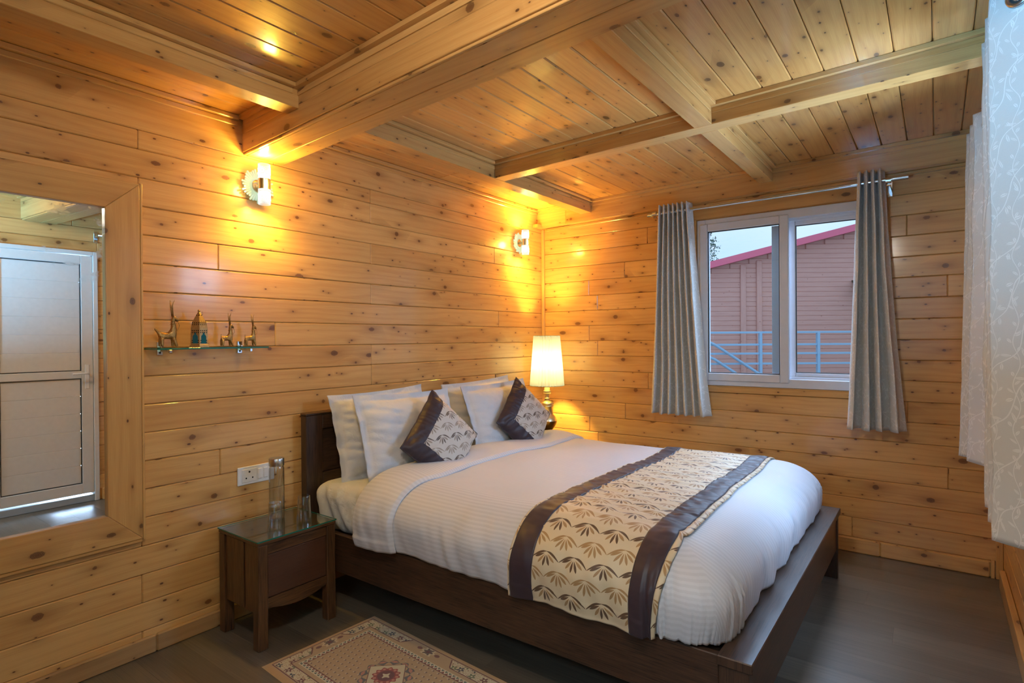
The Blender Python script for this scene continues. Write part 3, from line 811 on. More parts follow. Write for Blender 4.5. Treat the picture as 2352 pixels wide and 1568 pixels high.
# white door in the right wall, seen in the mirror
dr = thing('door_1', (XW, (DY0+DY1)/2, 0), 'cream white two panel door seen reflected in the wall mirror', 'door'); tag(dr, kind='structure')
mb = MB(); mb.box(XW-.012, XW+.06, DY0, DY0+.035, 0, DZ1, .003); mb.box(XW-.012, XW+.06, DY1-.035, DY1, 0, DZ1, .003); mb.box(XW-.012, XW+.06, DY0+.035, DY1-.035, DZ1-.035, DZ1, .003); mb.build('door_frame', 'door_white', dr)
mb = MB(); mb.box(XW+.0, XW+.10, DY0+.036, DY1-.036, .0005, .058, .003); mb.build('door_gap_block', 'pvc_grey', dr)  # block added to cut the light leaking under the door
a0, a1 = DY0+.037, DY1-.037
mb = MB()
for b in ((a0, a0+.085, .075, 2.15), (a1-.085, a1, .075, 2.15), (a0+.085, a1-.085, 2.075, 2.15), (a0+.085, a1-.085, .075, .165), (a0+.085, a1-.085, 1.082, 1.146)): mb.box(XW, XW+.040, b[0], b[1], b[2], b[3], .003)
lf = mb.build('door_leaf', 'door_white', dr)
mb = MB()
for z0, z1 in ((.165, 1.082), (1.146, 2.075)):
    k = 6; h = (z1-z0-.012)/k
    for i in range(k): mb.box(XW+.012, XW+.028, a0+.091, a1-.091, z0+.006+i*h, z0+.006+(i+1)*h, .0025, 1)
mb.build('door_panel', 'door_white', dr)
mb = MB()
for z0, z1 in ((.165, 1.082), (1.146, 2.075)): rect_frame(mb, a0+.0845, a1-.0845, z0-.0005, z1+.0005, .0065, XW+.006, XW+.016, .001, swap=True)
mb.build('gasket', 'gasket', dr)
mb = MB(); mb.box(XW-.006, XW, a1-.062, a1-.030, .99, 1.20, .003); mb.tube([(XW-.006, a1-.046, 1.125), (XW-.045, a1-.046, 1.125), (XW-.05, a1-.06, 1.125), (XW-.05, a1-.165, 1.122)], .008, 10)
mb.build('door_handle', 'plastic', dr)

# ============================================================ outside
FW = Vector((-0.5959, 0.8030, 0)); RT = Vector((0.8030, 0.5959, 0))
def out(D, a, h): return CAM + FW*D + RT*a + Vector((0, 0, h))
fr = Matrix((RT, FW, Vector((0, 0, 1)))).transposed().to_4x4()
fr.translation = Vector((CAM.x, CAM.y, CAM.z))
cab = thing('neighbouring_cabin', out(15, 6.5, -4), 'reddish timber cabin with pink red sloping roof edge outside the window', 'building')
mb = MB(); hgt = 0.125
def roof(a): return 1.735 + (a-4.97)*0.2512
kz = 0; z = -4.2
while z < 4.2:
    a_lo = 3.0
    if z + hgt > roof(3.0): a_lo = 4.97 + (z+hgt-1.735)/0.2512
    if a_lo < 14.5:
        off = (random.uniform(0, 60), random.uniform(0, 60))
        t = MB(); t.box(a_lo, 14.8, 15.0, 15.06, z, z+hgt, .012, 0, off=off)
        mb.add(t.v, t.f, t.uv, 0, fr)
    z += hgt
t = MB(); 
V = [(3.0, 15.05, -4.2), (14.8, 15.05, -4.2), (14.8, 15.05, roof(14.8)), (3.0, 15.05, roof(3.0)), (3.0, 17, -4.2), (14.8, 17, -4.2), (14.8, 17, roof(14.8)), (3.0, 17, roof(3.0))]
mb.add(V, [(0, 1, 2, 3), (1, 5, 6, 2), (5, 4, 7, 6), (4, 0, 3, 7)], [[(V[i][0], V[i][2]) for i in f] for f in [(0, 1, 2, 3), (1, 5, 6, 2), (5, 4, 7, 6), (4, 0, 3, 7)]], 0, fr)
mb.build('cabin_wall', 'clapboard', cab)
mb = MB()
for a in (5.98, 6.40): mb.box(a, a+.14, 14.95, 15.0, -4.2, roof(a)-.1, .01, 2, mat=fr)
mb.build('corner_board', 'clapboard', cab)
mb = MB()
V = []
for a in (2.7, 15.0):
    for (y, dz) in ((14.55, 0.0), (14.55, .17), (17.2, .17), (17.2, 0.0)): V.append((a, y, roof(a)+dz))
F = [(0, 1, 5, 4), (1, 2, 6, 5), (2, 3, 7, 6), (3, 0, 4, 7), (0, 3, 2, 1), (4, 5, 6, 7)]
mb.add(V, F, [[(V[i][0], V[i][2]) for i in f] for f in F], 0, fr); mb.build('roof', 'roof_red', cab)
mb = MB()
V = []
for a, dz in ((8.9, 1.42), (10.4, 1.42)):
    for (y, q) in ((14.2, -.32), (14.2, -.27), (15.0, .05), (15.0, 0.0)): V.append((a, y, dz+q))
mb.add(V, F, [[(V[i][0], V[i][2]) for i in f] for f in F], 0, fr); mb.build('awning', 'bark', cab)
rl = thing('metal_railing', out(12.5, 6, -1.8), 'pale blue metal railing in front of the cabin outside', 'railing')
for h in (.10, -.165, -.36, -.58):
    mb = MB(); mb.box(3.95, 12.0, 12.48, 12.52, h-.022, h+.022, .004, 0, mat=fr); mb.build('rail', 'railing_paint', rl)
for a in (3.98, 5.42, 6.68, 7.95, 9.2, 10.5):
    mb = MB(); mb.box(a-.03, a+.03, 12.46, 12.54, -1.9, .09, .004, 2, mat=fr); mb.build('post', 'railing_paint', rl)
mb = MB()
for q in (0, -.32): mb.tube([tuple(fr @ Vector((3.9, 12.40, .05+q))), tuple(fr @ Vector((4.39, 12.40, -.16+q))), tuple(fr @ Vector((5.5, 12.40, -.90+q)))], .03, 8)
mb.build('stair_rail', 'railing_paint', rl)
tr = thing('tree', out(22, 6.5, -5), 'dark conifer tree behind the cabin roof at the left of the window', 'tree')
mb = MB(); mb.tube([tuple(out(22, 7.1, -5)), tuple(out(22, 7.15, 1)), tuple(out(22, 7.1, 4.0))], [.25, .2, .05], 8); mb.build('trunk', 'bark', tr)
mb = MB(); rr = random.Random(3)
for i in range(11000):
    t = rr.random(); h = -2 + t*6.1; rad = (1.9*(1-t)+.65)*math.sqrt(rr.random()); an = rr.uniform(0, 2*PI)
    br = 0.75 + 0.35*math.sin(h*7.0 + 2*math.sin(an*3))
    p = out(22, 7.1, h) + Vector((math.cos(an)*rad*br, math.sin(an)*rad*br, -rad*.22))
    q = Vector((rr.gauss(0, 1), rr.gauss(0, 1), rr.gauss(0, 1))).normalized(); w = q.orthogonal().normalized()
    s_ = .055; mb.add([p, p+q*s_*1.6, p+w*s_], [(0, 1, 2)], [[(0, 0), (1, 0), (0, 1)]])
mb.build('foliage', 'leaf', tr)
mb = MB(); mb.box(-30, 40, .6, 60, -3.1, -2.8, 0, 0); struct(mb.build('ground', 'earth'))

# ============================================================ headboard wall items
# mirror
mr = thing('wall_mirror', (0.02, -3.85, .53), 'large wall mirror in a wide mitred pine frame reflecting a white door', 'mirror')
MY0, MY1, MZ0, MZ1 = -4.45, -3.255, .530, 2.092
IY0, IY1, IZ0, IZ1 = MY0+.135, -3.388, .660, 1.968
def mitre(name, pts, L):
    mb = MB(); off = (random.uniform(0, 60), random.uniform(0, 60))
    V = [(0.003, y, z) for y, z in pts] + [(0.031, y, z) for y, z in pts]
    F = [(0, 1, 2, 3), (7, 6, 5, 4)] + [(i, (i+1) % 4 + 0 if False else (i+1) % 4, (i+1) % 4 + 4, i+4) for i in range(4)]
    def uvp(i):
        x, y, z = V[i]
        return (y+off[0], z+off[1]) if L == 1 else (z+off[0], y+off[1])
    mb.add(V, F, [[uvp(i) for i in f] for f in F])
    o = mb.build(name, 'pine_beam', mr)
    bm = bmesh.new(); bm.from_mesh(o.data); bmesh.ops.recalc_face_normals(bm, faces=bm.faces); bm.to_mesh(o.data); bm.free()
    mod = o.modifiers.new('bevel', 'BEVEL'); mod.width = .003; mod.segments = 2
    return o
mitre('frame_rail', [(MY0, MZ1), (MY1, MZ1), (IY1, IZ1), (IY0, IZ1)], 1)
mitre('frame_rail', [(MY0, MZ0), (MY1, MZ0), (IY1, IZ0), (IY0, IZ0)], 1)
mitre('frame_stile', [(MY1-.0005, MZ0), (MY1-.0005, MZ1), (IY1, IZ1), (IY1, IZ0)], 2)
mitre('frame_stile', [(MY0, MZ0), (MY0, MZ1), (IY0, IZ1), (IY0, IZ0)], 2)
mb = MB(); mb.box(.003, .031, MY1, MY1+.010, MZ0-.004, MZ1+.004, .002, 2); mb.box(.003, .026, MY0, MY1, MZ0-.016, MZ0-.001, .003, 1); mb.build('edge_strip', 'pine_beam', mr)
mb = MB(); mb.box(.004, .012, IY0-.004, IY1+.004, IZ0-.004, IZ1+.004, 0, off=(0, 0), L=1); gm = mb.build('mirror_glass', 'mirror', mr)
for pl in gm.data.polygons:
    for li in pl.loop_indices:
        co = gm.data.vertices[gm.data.loops[li].vertex_index].co; gm.data.uv_layers[0].data[li].uv = (co.y, co.z)

# glass shelf
sh = thing('glass_shelf', (0.075, -2.98, 1.362), 'small green edged glass shelf holding the brass figures', 'shelf')
mb = MB(); mb.box(.002, .145, -3.235, -2.722, 1.362, 1.370, .001); mb.build('shelf_plate', 'table_glass', sh)
for y in (-3.172, -2.800):
    mb = MB(); mb.box(.0, .010, y-.013, y+.013, 1.336, 1.3615, .002); mb.box(.0, .115, y-.005, y+.005, 1.351, 1.3615, .002); mb.box(.108, .120, y-.007, y+.007, 1.346, 1.3615, .002)
    mb.box(.0, .010, y-.013, y+.013, 1.3705, 1.398, .002); mb.box(.0, .03, y-.005, y+.005, 1.3705, 1.378, .002)
    b = mb.build('bracket', 'chrome', sh)
    for z in (1.347, 1.388):
        mb = MB(); mb.lathe([(0, .0125), (.004, .0125), (.005, .0095)], 0, 0, 12, mat=Matrix.Translation((0, y, z)) @ Matrix.Rotation(PI/2, 4, 'Y')); mb.build('screw', 'gasket', b)

# brass goats (skin modifier bodies)
def skin_obj(name, chains, mat, parent, sub=2, bump=None):
    """chains: list of lists of (co, radius); later chains join by identical coordinates"""
    me = bpy.data.meshes.new(name); V = []; Rr = []; E = []; key = {}
    for ch in chains:
        pr = None
        for co, r in ch:
            k = tuple(round(c, 5) for c in co)
            if k not in key: key[k] = len(V); V.append(co); Rr.append(r)
            i = key[k]
            if pr is not None and pr != i: E.append((pr, i))
            pr = i
    me.from_pydata(V, E, []); o = bpy.data.objects.new(name, me); C.collection.objects.link(o)
    sk = o.modifiers.new('skin', 'SKIN'); sk.use_smooth_shade = True
    for i, r in enumerate(Rr): me.skin_vertices[0].data[i].radius = (r, r)
    me.skin_vertices[0].data[0].use_root = True
    sb = o.modifiers.new('sub', 'SUBSURF'); sb.levels = sub; sb.render_levels = sub
    me.materials.append(MAT[mat])
    if parent: o.parent = parent; o.matrix_parent_inverse = parent.matrix_basis.inverted()
    return o
def goat(y0, y1, H, horn, x, label, first=False, tail_up=False):
    """faces +y; y0..y1 feet span, H height of the head top, horn tip height"""
    ZS = 1.3703; L = y1-y0
    e = thing('goat_figurine', (x, (y0+y1)/2, ZS), label, 'figurine', 'brass goats on the glass shelf')
    s_ = L/0.064
    def p(u, w, z): return (x+w, y0 + u*L, ZS+z)
    bz = H*0.33; ch = []
    body = [(p(.10, 0, bz*1.02), .0125*s_), (p(.45, 0, bz), .0125*s_), (p(.80, 0, bz*1.05), .0150*s_), (p(.86, 0, H*.52), .0125*s_), (p(.80, 0, H*.72), .0092*s_), (p(.84, 0, H*.86), .0135*s_), (p(1.02, 0, H*.78), .0085*s_), (p(1.14, 0, H*.72), .0055*s_)]
    ch.append(body)
    for w in (-.010*s_, .010*s_):
        ch.append([(p(.10, 0, bz*1.02), .0125*s_), (p(.07, w, bz*.62), .0075*s_), (p(.06, w*1.2, .004), .0056*s_)])
        ch.append([(p(.80, 0, bz*1.05), .0150*s_), (p(.84, w, bz*.60), .0072*s_), (p(.86 + (.12 if w > 0 else 0), w*1.2, .004), .0056*s_)])
    if tail_up: ch.append([(p(.10, 0, bz*1.02), .0125*s_), (p(-.04, 0, bz*1.25), .0030*s_), (p(-.02, 0, bz*1.5), .0018*s_)])
    else: ch.append([(p(.10, 0, bz*1.02), .0125*s_), (p(-.15, 0, bz*1.35), .0065*s_), (p(-.32, 0, bz*1.62), .0045*s_)])
    skin_obj('body', ch, 'brass', e)
    for w in (-.006*s_, .006*s_):
        mb = MB(); c0 = Vector(p(.80, w*.6, H*.82)); c1 = Vector(p(.72, w*1.3, (H+horn)/2)); c2 = Vector(p(.78 + (.08 if w > 0 else -.08), w*1.6, horn))
        mb.tube([c0, c1, c2], [.0034*s_, .0028*s_, .0009*s_], 8); mb.build('horn', 'brass', e, smooth=True)
    mb = MB(); a = Vector(p(1.10, 0, H*.73)); b = Vector(p(.90, 0, H*.42))
    pts = [a.lerp(b, t) + Vector((0, .20*L*math.sin(PI*t), -.0*t)) for t in [i/10 for i in range(11)]]
    mb.tube(pts, .0012*s_, 6); mb.build('rein', 'brass', e, smooth=True)
    mb = MB(); cy = y0+.83*L
    mb.tube([(x + .0125*s_*math.cos(t), cy + .0125*s_*math.sin(t), ZS+H*.66 + .002*math.sin(t)) for t in [2*PI*i/14 for i in range(15)]], .0014*s_, 6); mb.build('collar', 'brass', e, smooth=True)
    return e
goat(-3.197, -3.130, .163, .215, .075, 'largest brass goat figurine at the left end of the glass shelf')
goat(-2.925, -2.872, .125, .168, .075, 'brass goat figurine just right of the small lantern on the glass shelf', tail_up=True)
goat(-2.806, -2.755, .122, .166, .075, 'brass goat figurine at the right end of the glass shelf', tail_up=True)
# lantern
lt = thing('candle_lantern', (.078, -3.030, 1.3703), 'small gold metal lantern with teal glass between the brass goats', 'lantern')
def hexring(r, z, rot=R(30)): return [(r*math.cos(rot+i*PI/3), r*math.sin(rot+i*PI/3), z) for i in range(6)]
LM = Matrix.Translation((.078, -3.030, 1.3703)) @ Matrix.Rotation(R(7), 4, 'Z')
def hexshell(mb, prof):
    for (r0, z0), (r1, z1) in zip(prof[:-1], prof[1:]):
        a = hexring(r0, z0); b = hexring(r1, z1)
        for i in range(6):
            j = (i+1) % 6; s0 = r0; s1 = r1
            mb.add([a[i], a[j], b[j], b[i]], [(0, 1, 2, 3)], [[(-s0/2, z0), (s0/2, z0), (s1/2, z1), (-s1/2, z1)]], 0, LM)
mb = MB(); hexshell(mb, [(.001, 0.0005), (.046, .0005), (.046, .010), (.040, .013), (.0395, .088), (.034, .115), (.020, .140), (.008, .160), (.002, .165)]); mb.build('lantern_body', 'gold', lt)
for i in range(6):
    mb = MB(); an = R(30)+i*PI/3+PI/6; rr_ = .0395*math.cos(PI/6)+.0008
    w_ = [(-.012, .018), (.012, .018), (.012, .050), (.009, .056), (.0045, .060), (.0035, .064), (0, .070), (-.0035, .064), (-.0045, .060), (-.009, .056), (-.012, .050)]
    V = [(rr_*math.cos(an) - s_*math.sin(an), rr_*math.sin(an) + s_*math.cos(an), z_) for s_, z_ in w_]
    V += [((rr_-.002)*math.cos(an) - s_*math.sin(an), (rr_-.002)*math.sin(an) + s_*math.cos(an), z_) for s_, z_ in w_]
    n_ = len(w_); mb.add(V, [tuple(range(n_))], [[(0, 0)]*n_], 0, LM)
    mb.add(V, [tuple(range(2*n_-1, n_-1, -1))] + [(i_, (i_+1) % n_, (i_+1) % n_+n_, i_+n_) for i_ in range(n_)], [[(0, 0)]*n_]+[[(0, 0)]*4]*n_, 0, LM)
    mb.build('glass_pane', 'teal', lt)
mb = MB(); mb.lathe([(0, .163), (.005, .166), (.006, .170), (.004, .175), (0, .177)], n=12, mat=LM)
mb.tube([tuple(LM @ Vector((.020*math.cos(t)+.006, .002, .158+.012*math.sin(t)))) for t in [R(40)-i*R(250)/12 for i in range(13)]], .0009, 6)
mb.build('hanging_ring', 'brass', lt, smooth=True)

# switch plate
sp = thing('socket_plate', (0, -2.72, .665), 'white wall plate with a round pin socket and two rocker switches', 'electrical outlet')
mb = MB(); mb.box(.0005, .009, -2.817, -2.617, .662, .755, .003); mb.build('plate', 'plastic', sp)
mb = MB(); mb.box(.0091, .0125, -2.797, -2.717, .675, .742, .002); md = mb.build('socket', 'plastic', sp)
for (dy, z) in ((-2.757, .727), (-2.774, .696), (-2.740, .696)):
    mb = MB(); mb.lathe([(0, .0128), (.0052 if z > .71 else .0042, .0128)], 0, 0, 14, mat=Matrix.Translation((0, dy, z)) @ Matrix.Rotation(PI/2, 4, 'Y')); mb.build('pin_hole', 'black', md)
for y in (-2.700, -2.668):
    mb = MB(); mb.box(.0091, .015, y-.012, y+.012, .682, .736, .003, mat=None); mb.build('rocker_switch', 'plastic', sp)

# wall lights
def sconce(y, z, label):
    e = thing('wall_light', (0, y, z), label, 'wall lamp', 'crystal wall lights')
    CX = .085
    mb = MB(); mb.lathe([(0, .0005), (.030, .0005), (.030, .012), (.024, .018), (0, .018)], n=28, mat=Matrix.Translation((0, y, z)) @ Matrix.Rotation(PI/2, 4, 'Y')); mb.box(.018, CX-.02, y-.010, y+.010, z-.010, z+.010, .003); mb.build('back_plate', 'lamp_brass', e, smooth=True, auto=40)
    mb = MB(); rs = random.Random(11); n = 36
    for i in range(n):
        a = 2*PI*i/n; r1 = .074 + .016*((i*5 % 7)/6.0)
        T = Matrix.Translation((0.021, y, z)) @ Matrix.Rotation(a, 4, 'X')
        mb.box(0, .006, -.0048, .0048, .040, r1, .0008, 2, mat=T)
    mb.lathe([(.034, .020), (.046, .020), (.046, .028), (.034, .028), (.034, .020)], n=40, mat=Matrix.Translation((0, y, z)) @ Matrix.Rotation(PI/2, 4, 'Y'))
    mb.build('crystal_sunburst', 'crystal_edge', e)
    mb = MB(); mb.lathe([(0, z-.026), (.0305, z-.026), (.0305, z+.026), (0, z+.026)], CX, y, 32); mb.build('metal_sleeve', 'nickel', e, smooth=True, auto=40)
    for s_, nm in ((1, 'up'), (-1, 'down')):
        mb = MB(); z0 = z + s_*.0262; z1 = z + s_*.102
        prof = [(0, z0), (.030, z0), (.030, z1), (.026, z1), (.026, z0 + s_*.012), (0, z0 + s_*.012)]
        if s_ < 0: prof = prof[::-1]
        mb.lathe(prof, CX, y, 32); g = mb.build('crystal_tube', 'crystal', e, smooth=True, auto=40)
        mb = MB()      # etched starburst relief + glowing rims inside the tube
        for k, a0 in enumerate((R(-50), R(40), R(130), R(220))):
            zc = z + s_*.066
            for j in range(14):
                t = 2*PI*j/14
                for q0, q1 in ((.004, .019),):
                    pA = a0 + q0*math.cos(t)/.0305; pB = a0 + q1*math.cos(t)/.0305
                    mb.tube([(CX+.0303*math.cos(pA), y+.0303*math.sin(pA), zc+q0*math.sin(t)), (CX+.0303*math.cos(pB), y+.0303*math.sin(pB), zc+q1*math.sin(t))], .0007, 4, cap=False)
        mb.build('etched_star', 'etch', g)
        mb = MB(); zz0, zz1 = z + s_*.0385, z + s_*.050
        mb.lathe([(0, min(zz0, zz1)), (.022, min(zz0, zz1)), (.022, max(zz0, zz1)), (0, max(zz0, zz1))], CX, y, 24); mb.build('led_disc', 'bulb', g)
        L = bpy.data.lights.new('lamp_' + nm, 'SPOT'); L.energy = SC; L.color = WARM; L.shadow_soft_size = .022; L.spot_size = R(172); L.spot_blend = 1.0
        lo = bpy.data.objects.new('lamp_light', L); C.collection.objects.link(lo); lo.location = (CX, y, z + s_*.110)
        if s_ > 0: lo.rotation_euler = (PI, 0, 0)
        lo.parent = e; lo.matrix_parent_inverse = e.matrix_basis.inverted()
    Lp = bpy.data.lights.new('lamp_glow', 'POINT'); Lp.energy = SC*.34; Lp.color = WARM; Lp.shadow_soft_size = .03
    lo = bpy.data.objects.new('lamp_light', Lp); C.collection.objects.link(lo); lo.location = (CX+.075, y, z)
    lo.parent = e; lo.matrix_parent_inverse = e.matrix_basis.inverted()
    return e
WARM = (1.0, 0.62, 0.08); SC = 9.0
MAT['etch'] = emis('etched_glow', (1.0, 0.97, 0.85), 1.0)
_m = M('crystal_edge'); 
_m.set(color=(0.40, 0.56, 0.48), rough=0.08, trans=0.55, ior=1.45, emit=(0.80, 0.95, 0.72), emit_s=0.10); MAT['crystal_edge'] = _m.mat
sconce(-2.704, 2.198, 'lit crystal wall light under the large ceiling beam, nearer the mirror')
sconce(-0.388, 2.205, 'lit crystal wall light in the far corner above the table lamp')

# ============================================================ bed
bed = thing('bed', (1.2, -1.49, 0), 'dark brown wooden double bed with low footboard and panelled headboard', 'bed')
BY0, BY1 = -2.475, -.515
def part(name, boxes, mat, par, c=.003):
    mb = MB()
    for b in boxes: mb.box(*b[:6], c, b[6] if len(b) > 6 else None)
    return mb.build(name, mat, par)
hb = part('headboard', [(.035, .085, BY0, BY0+.105, .0, .985, 2), (.035, .085, BY1-.105, BY1, .0, .985, 2), (.035, .085, BY0+.1055, BY1-.1055, .905, .985, 1),
     (.035, .085, BY0+.1055, BY1-.1055, .20, .66, 1), (.033, .090, BY0-.002, BY1+.002, .9855, .998, 1),
     (.035, .085, -1.54, -1.45, .6605, .9045, 2)], 'bed_wood', bed)
part('headboard_panel', [(.045, .068, BY0+.106, -1.541, .661, .904, 1), (.045, .068, -1.449, BY1-.106, .661, .904, 1)], 'bed_wood', hb)
part('footboard', [(2.288, 2.396, BY0-.012, BY1+.010, .370, .402, 1), (2.352, 2.378, BY0+.035, BY1-.03, .165, .3695, 1)], 'bed_wood', bed)
part('leg', [(2.292, 2.385, BY0-.004, BY0+.034, 0, .3695, 2)], 'bed_wood', bed)
part('leg', [(2.292, 2.385, BY1-.030, BY1+.004, 0, .3695, 2)], 'bed_wood', bed)
part('side_rail', [(.086, 2.2915, BY0, BY0+.028, .200, .395, 0)], 'bed_wood', bed)
part('side_rail', [(.086, 2.2915, BY1-.028, BY1, .200, .395, 0)], 'bed_wood', bed)
part('bed_base', [(.090, 2.350, BY0+.029, BY1-.029, .28, .375, 0)], 'bed_wood', bed)

# mattress with fitted sheet: rounded box with wrinkles
def rbox(x0, x1, y0, y1, z0, z1, r, n=60, wr=0.0, seed=0):
    mb = MB()
    cx, cy, cz = (x0+x1)/2, (y0+y1)/2, (z0+z1)/2; hx, hy, hz = (x1-x0)/2, (y1-y0)/2, (z1-z0)/2
    bm = bmesh.new(); bmesh.ops.create_cube(bm, size=2.0)
    bmesh.ops.subdivide_edges(bm, edges=bm.edges[:], cuts=n, use_grid_fill=True)
    for v in bm.verts:
        p = Vector((v.co.x*hx, v.co.y*hy, v.co.z*hz))
        q = Vector((max(-hx+r, min(hx-r, p.x)), max(-hy+r, min(hy-r, p.y)), max(-hz+r, min(hz-r, p.z))))
        d = p - q
        if d.length > 1e-6: 
            # blend to rounded
            mlen = max(abs(d.x), abs(d.y), abs(d.z)); p = q + d.normalized()*mlen if mlen else p
        w = 0
        if wr: 
            sidey = max(0, (abs(p.y) - hy*.94)/(hy*.06))
            w = wr*(nse(p.x*16 + p.z*9 + seed, p.z*3.0, p.y*2)*1.3*min(1, sidey*1.2) + .25*nse(p.x*3, p.y*3, p.z*3))
        nrm = d.normalized() if d.length > 1e-6 else Vector((0, 0, 1 if p.z > 0 else -1))
        p += nrm*w
        v.co = p + Vector((cx, cy, cz))
    uvl = bm.loops.layers.uv.new('UVMap')
    for f in bm.faces:
        nn = f.normal
        for l in f.loops:
            c = l.vert.co; l[uvl].uv = (c.x, c.y + c.z)
    return bm
def bm_obj(name, bm, mat, parent=None):
    bmesh.ops.recalc_face_normals(bm, faces=bm.faces)
    me = bpy.data.meshes.new(name); bm.to_mesh(me); bm.free(); me.materials.append(MAT[mat])
    for pl in me.polygons: pl.use_smooth = True
    o = bpy.data.objects.new(name, me); C.collection.objects.link(o)
    if parent: o.parent = parent; o.matrix_parent_inverse = parent.matrix_basis.inverted()
    return o
mt = bm_obj('mattress', rbox(.100, 2.17, BY0+.030, BY1-.030, .376, .628, .075, 90, .026), 'sheet')
tag(mt, 'mattress in a wrinkled cream fitted sheet on the dark bed frame', 'mattress')

# duvet
DX1, DYa, DYb = 2.05, -2.235, -.755
ZD = .690
def duvet_pt(x, t, off=0.0, raw=False):
    """x along the bed (beyond DX1 wraps down at the foot); t = signed arc position across: -1 .. 1, |t|>tc hang"""
    Dn = .27                         # reach of the rounded edge
    # t in metres from near hem to far hem: 0 .. W+2A
    A = .43; W = DYb - DYa
    if t < A: dy = A - t; yc = DYa; sy = -1
    elif t > A + W: dy = t - A - W; yc = DYb; sy = 1
    else: dy = 0; yc = DYa + (t - A); sy = 0
    Ax = .43
    if x > DX1: dx = x - DX1; xc = DX1
    else: dx = 0; xc = x
    d = max(dy/A, dx/Ax)
    ph = d*R(118)
    outr = Dn*math.sin(min(ph, PI/2)) if ph <= PI/2 else Dn - .028*(1-math.cos((ph-PI/2)*2.2))
    H = ZD - .405
    zz = ZD - H*(1-math.cos(min(ph, PI/2)))*.62 - (0 if ph < PI/2 else H*.38*(ph-PI/2)/(R(28)))
    nx, ny = dx, dy*sy
    L = math.hypot(nx, ny)
    if L > 1e-6: dirx, diry = nx/L, ny/L
    else: dirx, diry = 0, 0
    cornerf = 1.0 + .16*(4*(dirx*diry)**2)
    X_ = xc + dirx*outr*cornerf; Y_ = yc + diry*outr*cornerf; Z_ = zz
    # broad swell, lower near the far side and the middle
    if d < .8:
        Z_ += (-.022*math.exp(-((Y_+.95)/.35)**2) - .012*math.exp(-((X_-1.15)/.30)**2) + .012*nse(X_*2.1, Y_*2.1, 1.3) + .0035*nse(X_*7, Y_*7, 3.1))*(1-d/.8)
    if d > .15:
        k = min(1, (d-.15)/.5)
        s_ = X_*abs(diry) + Y_*abs(dirx)
        w = .016*nse(s_*7.5 + d*1.2, d*1.0, 5.0) + .010*nse(s_*17 - d*2.5, d*1.2, 9.0)
        w = w*(1 - .6*min(1, 4*(dirx*diry)**2)) + .020*nse(X_*6, Y_*6, Z_*5)*min(1, 4*(dirx*diry)**2)
        w *= k
        X_ += dirx*w; Y_ += diry*w
        Z_ += .010*nse(s_*5, 7.7)*max(0, d-.6)*2.0
    if off:
        # approximate outward normal
        cz = math.cos(min(ph, R(95))); sz = math.sin(min(ph, R(95)))
        X_ += dirx*sz*off; Y_ += diry*sz*off; Z_ += cz*off
        if cz < .2 and d > .9: Y_ += diry*off*.2
    return (X_, Y_, Z_)
TW = .43*2 + (DYb-DYa)
du = thing('duvet', (1.3, -1.49, .628), 'white satin striped duvet spread over the bed with a turned back edge', 'duvet')
mb = MB(); x0d = .52
mb.grid(lambda a, b: duvet_pt(x0d + a*(DX1+.43-x0d), b*TW), 210, 250, uvf=lambda a, b: (a*(DX1+.43-x0d), b*TW), flip=True)
# the stripes run along the bed
o = mb.build('duvet_cover', 'duvet', du, smooth=True)
sol = o.modifiers.new('thick', 'SOLIDIFY'); sol.thickness = .012; sol.offset = -1
# turned back band
def fold_pt(a, b):
    t = b*TW; near = max(0.0, 1 - t/1.0)
    xl = .455 + .115*near + .02*nse(t*3, 2.0); wdt = .285 - .03*near
    s_ = a
    # cross-section: starts under, bulges, tapers to the duvet surface
    if s_ < .12: q = s_/.12; x = xl + .02*(1-q)**2*.0 + .004; h = -.045 + (.045+.030)*math.sin(q*PI/2)
    else:
        q = (s_-.12)/.88; x = xl + .004 + wdt*q; h = .030 + .020*math.sin(q*PI)*(1-.3*q) - .014*q
        if q > .93: h -= (q-.93)/.07*.012
    h += .004*nse(x*8, t*5, 4.0)
    return duvet_pt(x, t, h)
mb = MB(); mb.grid(fold_pt, 60, 220, uvf=lambda a, b: (a*.32, b*TW), flip=True)
o = mb.build('turned_back_edge', 'duvet', du, smooth=True)
sol = o.modifiers.new('thick', 'SOLIDIFY'); sol.thickness = .008; sol.offset = -1

# bed runner
ru = thing('bed_runner', (1.8, -1.49, .70), 'gold fan patterned bed runner with dark brown satin borders across the duvet', 'bed runner')
def runx(t, near_x, far_x):
    f = min(1, max(0, (t-.2)/(TW-.5))); return near_x + (far_x-near_x)*f + .006*nse(t*4, near_x*3)
def run_strip(name, mat, xn0, xf0, xn1, xf1, off, nu, nv, puck, par, t0=-.010, t1=TW+.01, us=1.0):
    mb = MB()
    def fn(a, b):
        t = t0 + (t1-t0)*b; x = runx(t, xn0, xf0)*(1-a) + runx(t, xn1, xf1)*a
        top = max(0, min(1, (t-.22)/.25))*max(0, min(1, (TW-.1-t)/.25))
        edge = (4*a*(1-a))
        w = puck*(nse(t*26, a*1.8+xn0*5, 2.2)*.8 + nse(t*55, a*2.5+xn0*5, 6.0)*.35)*(.12+.88*top)
        q = duvet_pt(x, max(0, min(TW, t)), off + w + .003*edge)
        if t < 0: q = (q[0], q[1], q[2] + t)
        return q
    wd = (xn1-xn0)
    mb.grid(fn, nu, nv, uvf=lambda a, b: (a*wd*us, (t1-t0)*b), flip=True)
    o = mb.build(name, mat, par, smooth=True)
    s = o.modifiers.new('thick', 'SOLIDIFY'); s.thickness = .004; s.offset = -1
    return o
run_strip('patterned_panel', 'jacquard', 1.597, 1.520, 2.005, 1.950, .010, 50, 420, .0100, ru)
run_strip('satin_border', 'satin', 1.500, 1.425, 1.600, 1.523, .012, 14, 420, .0085, ru)
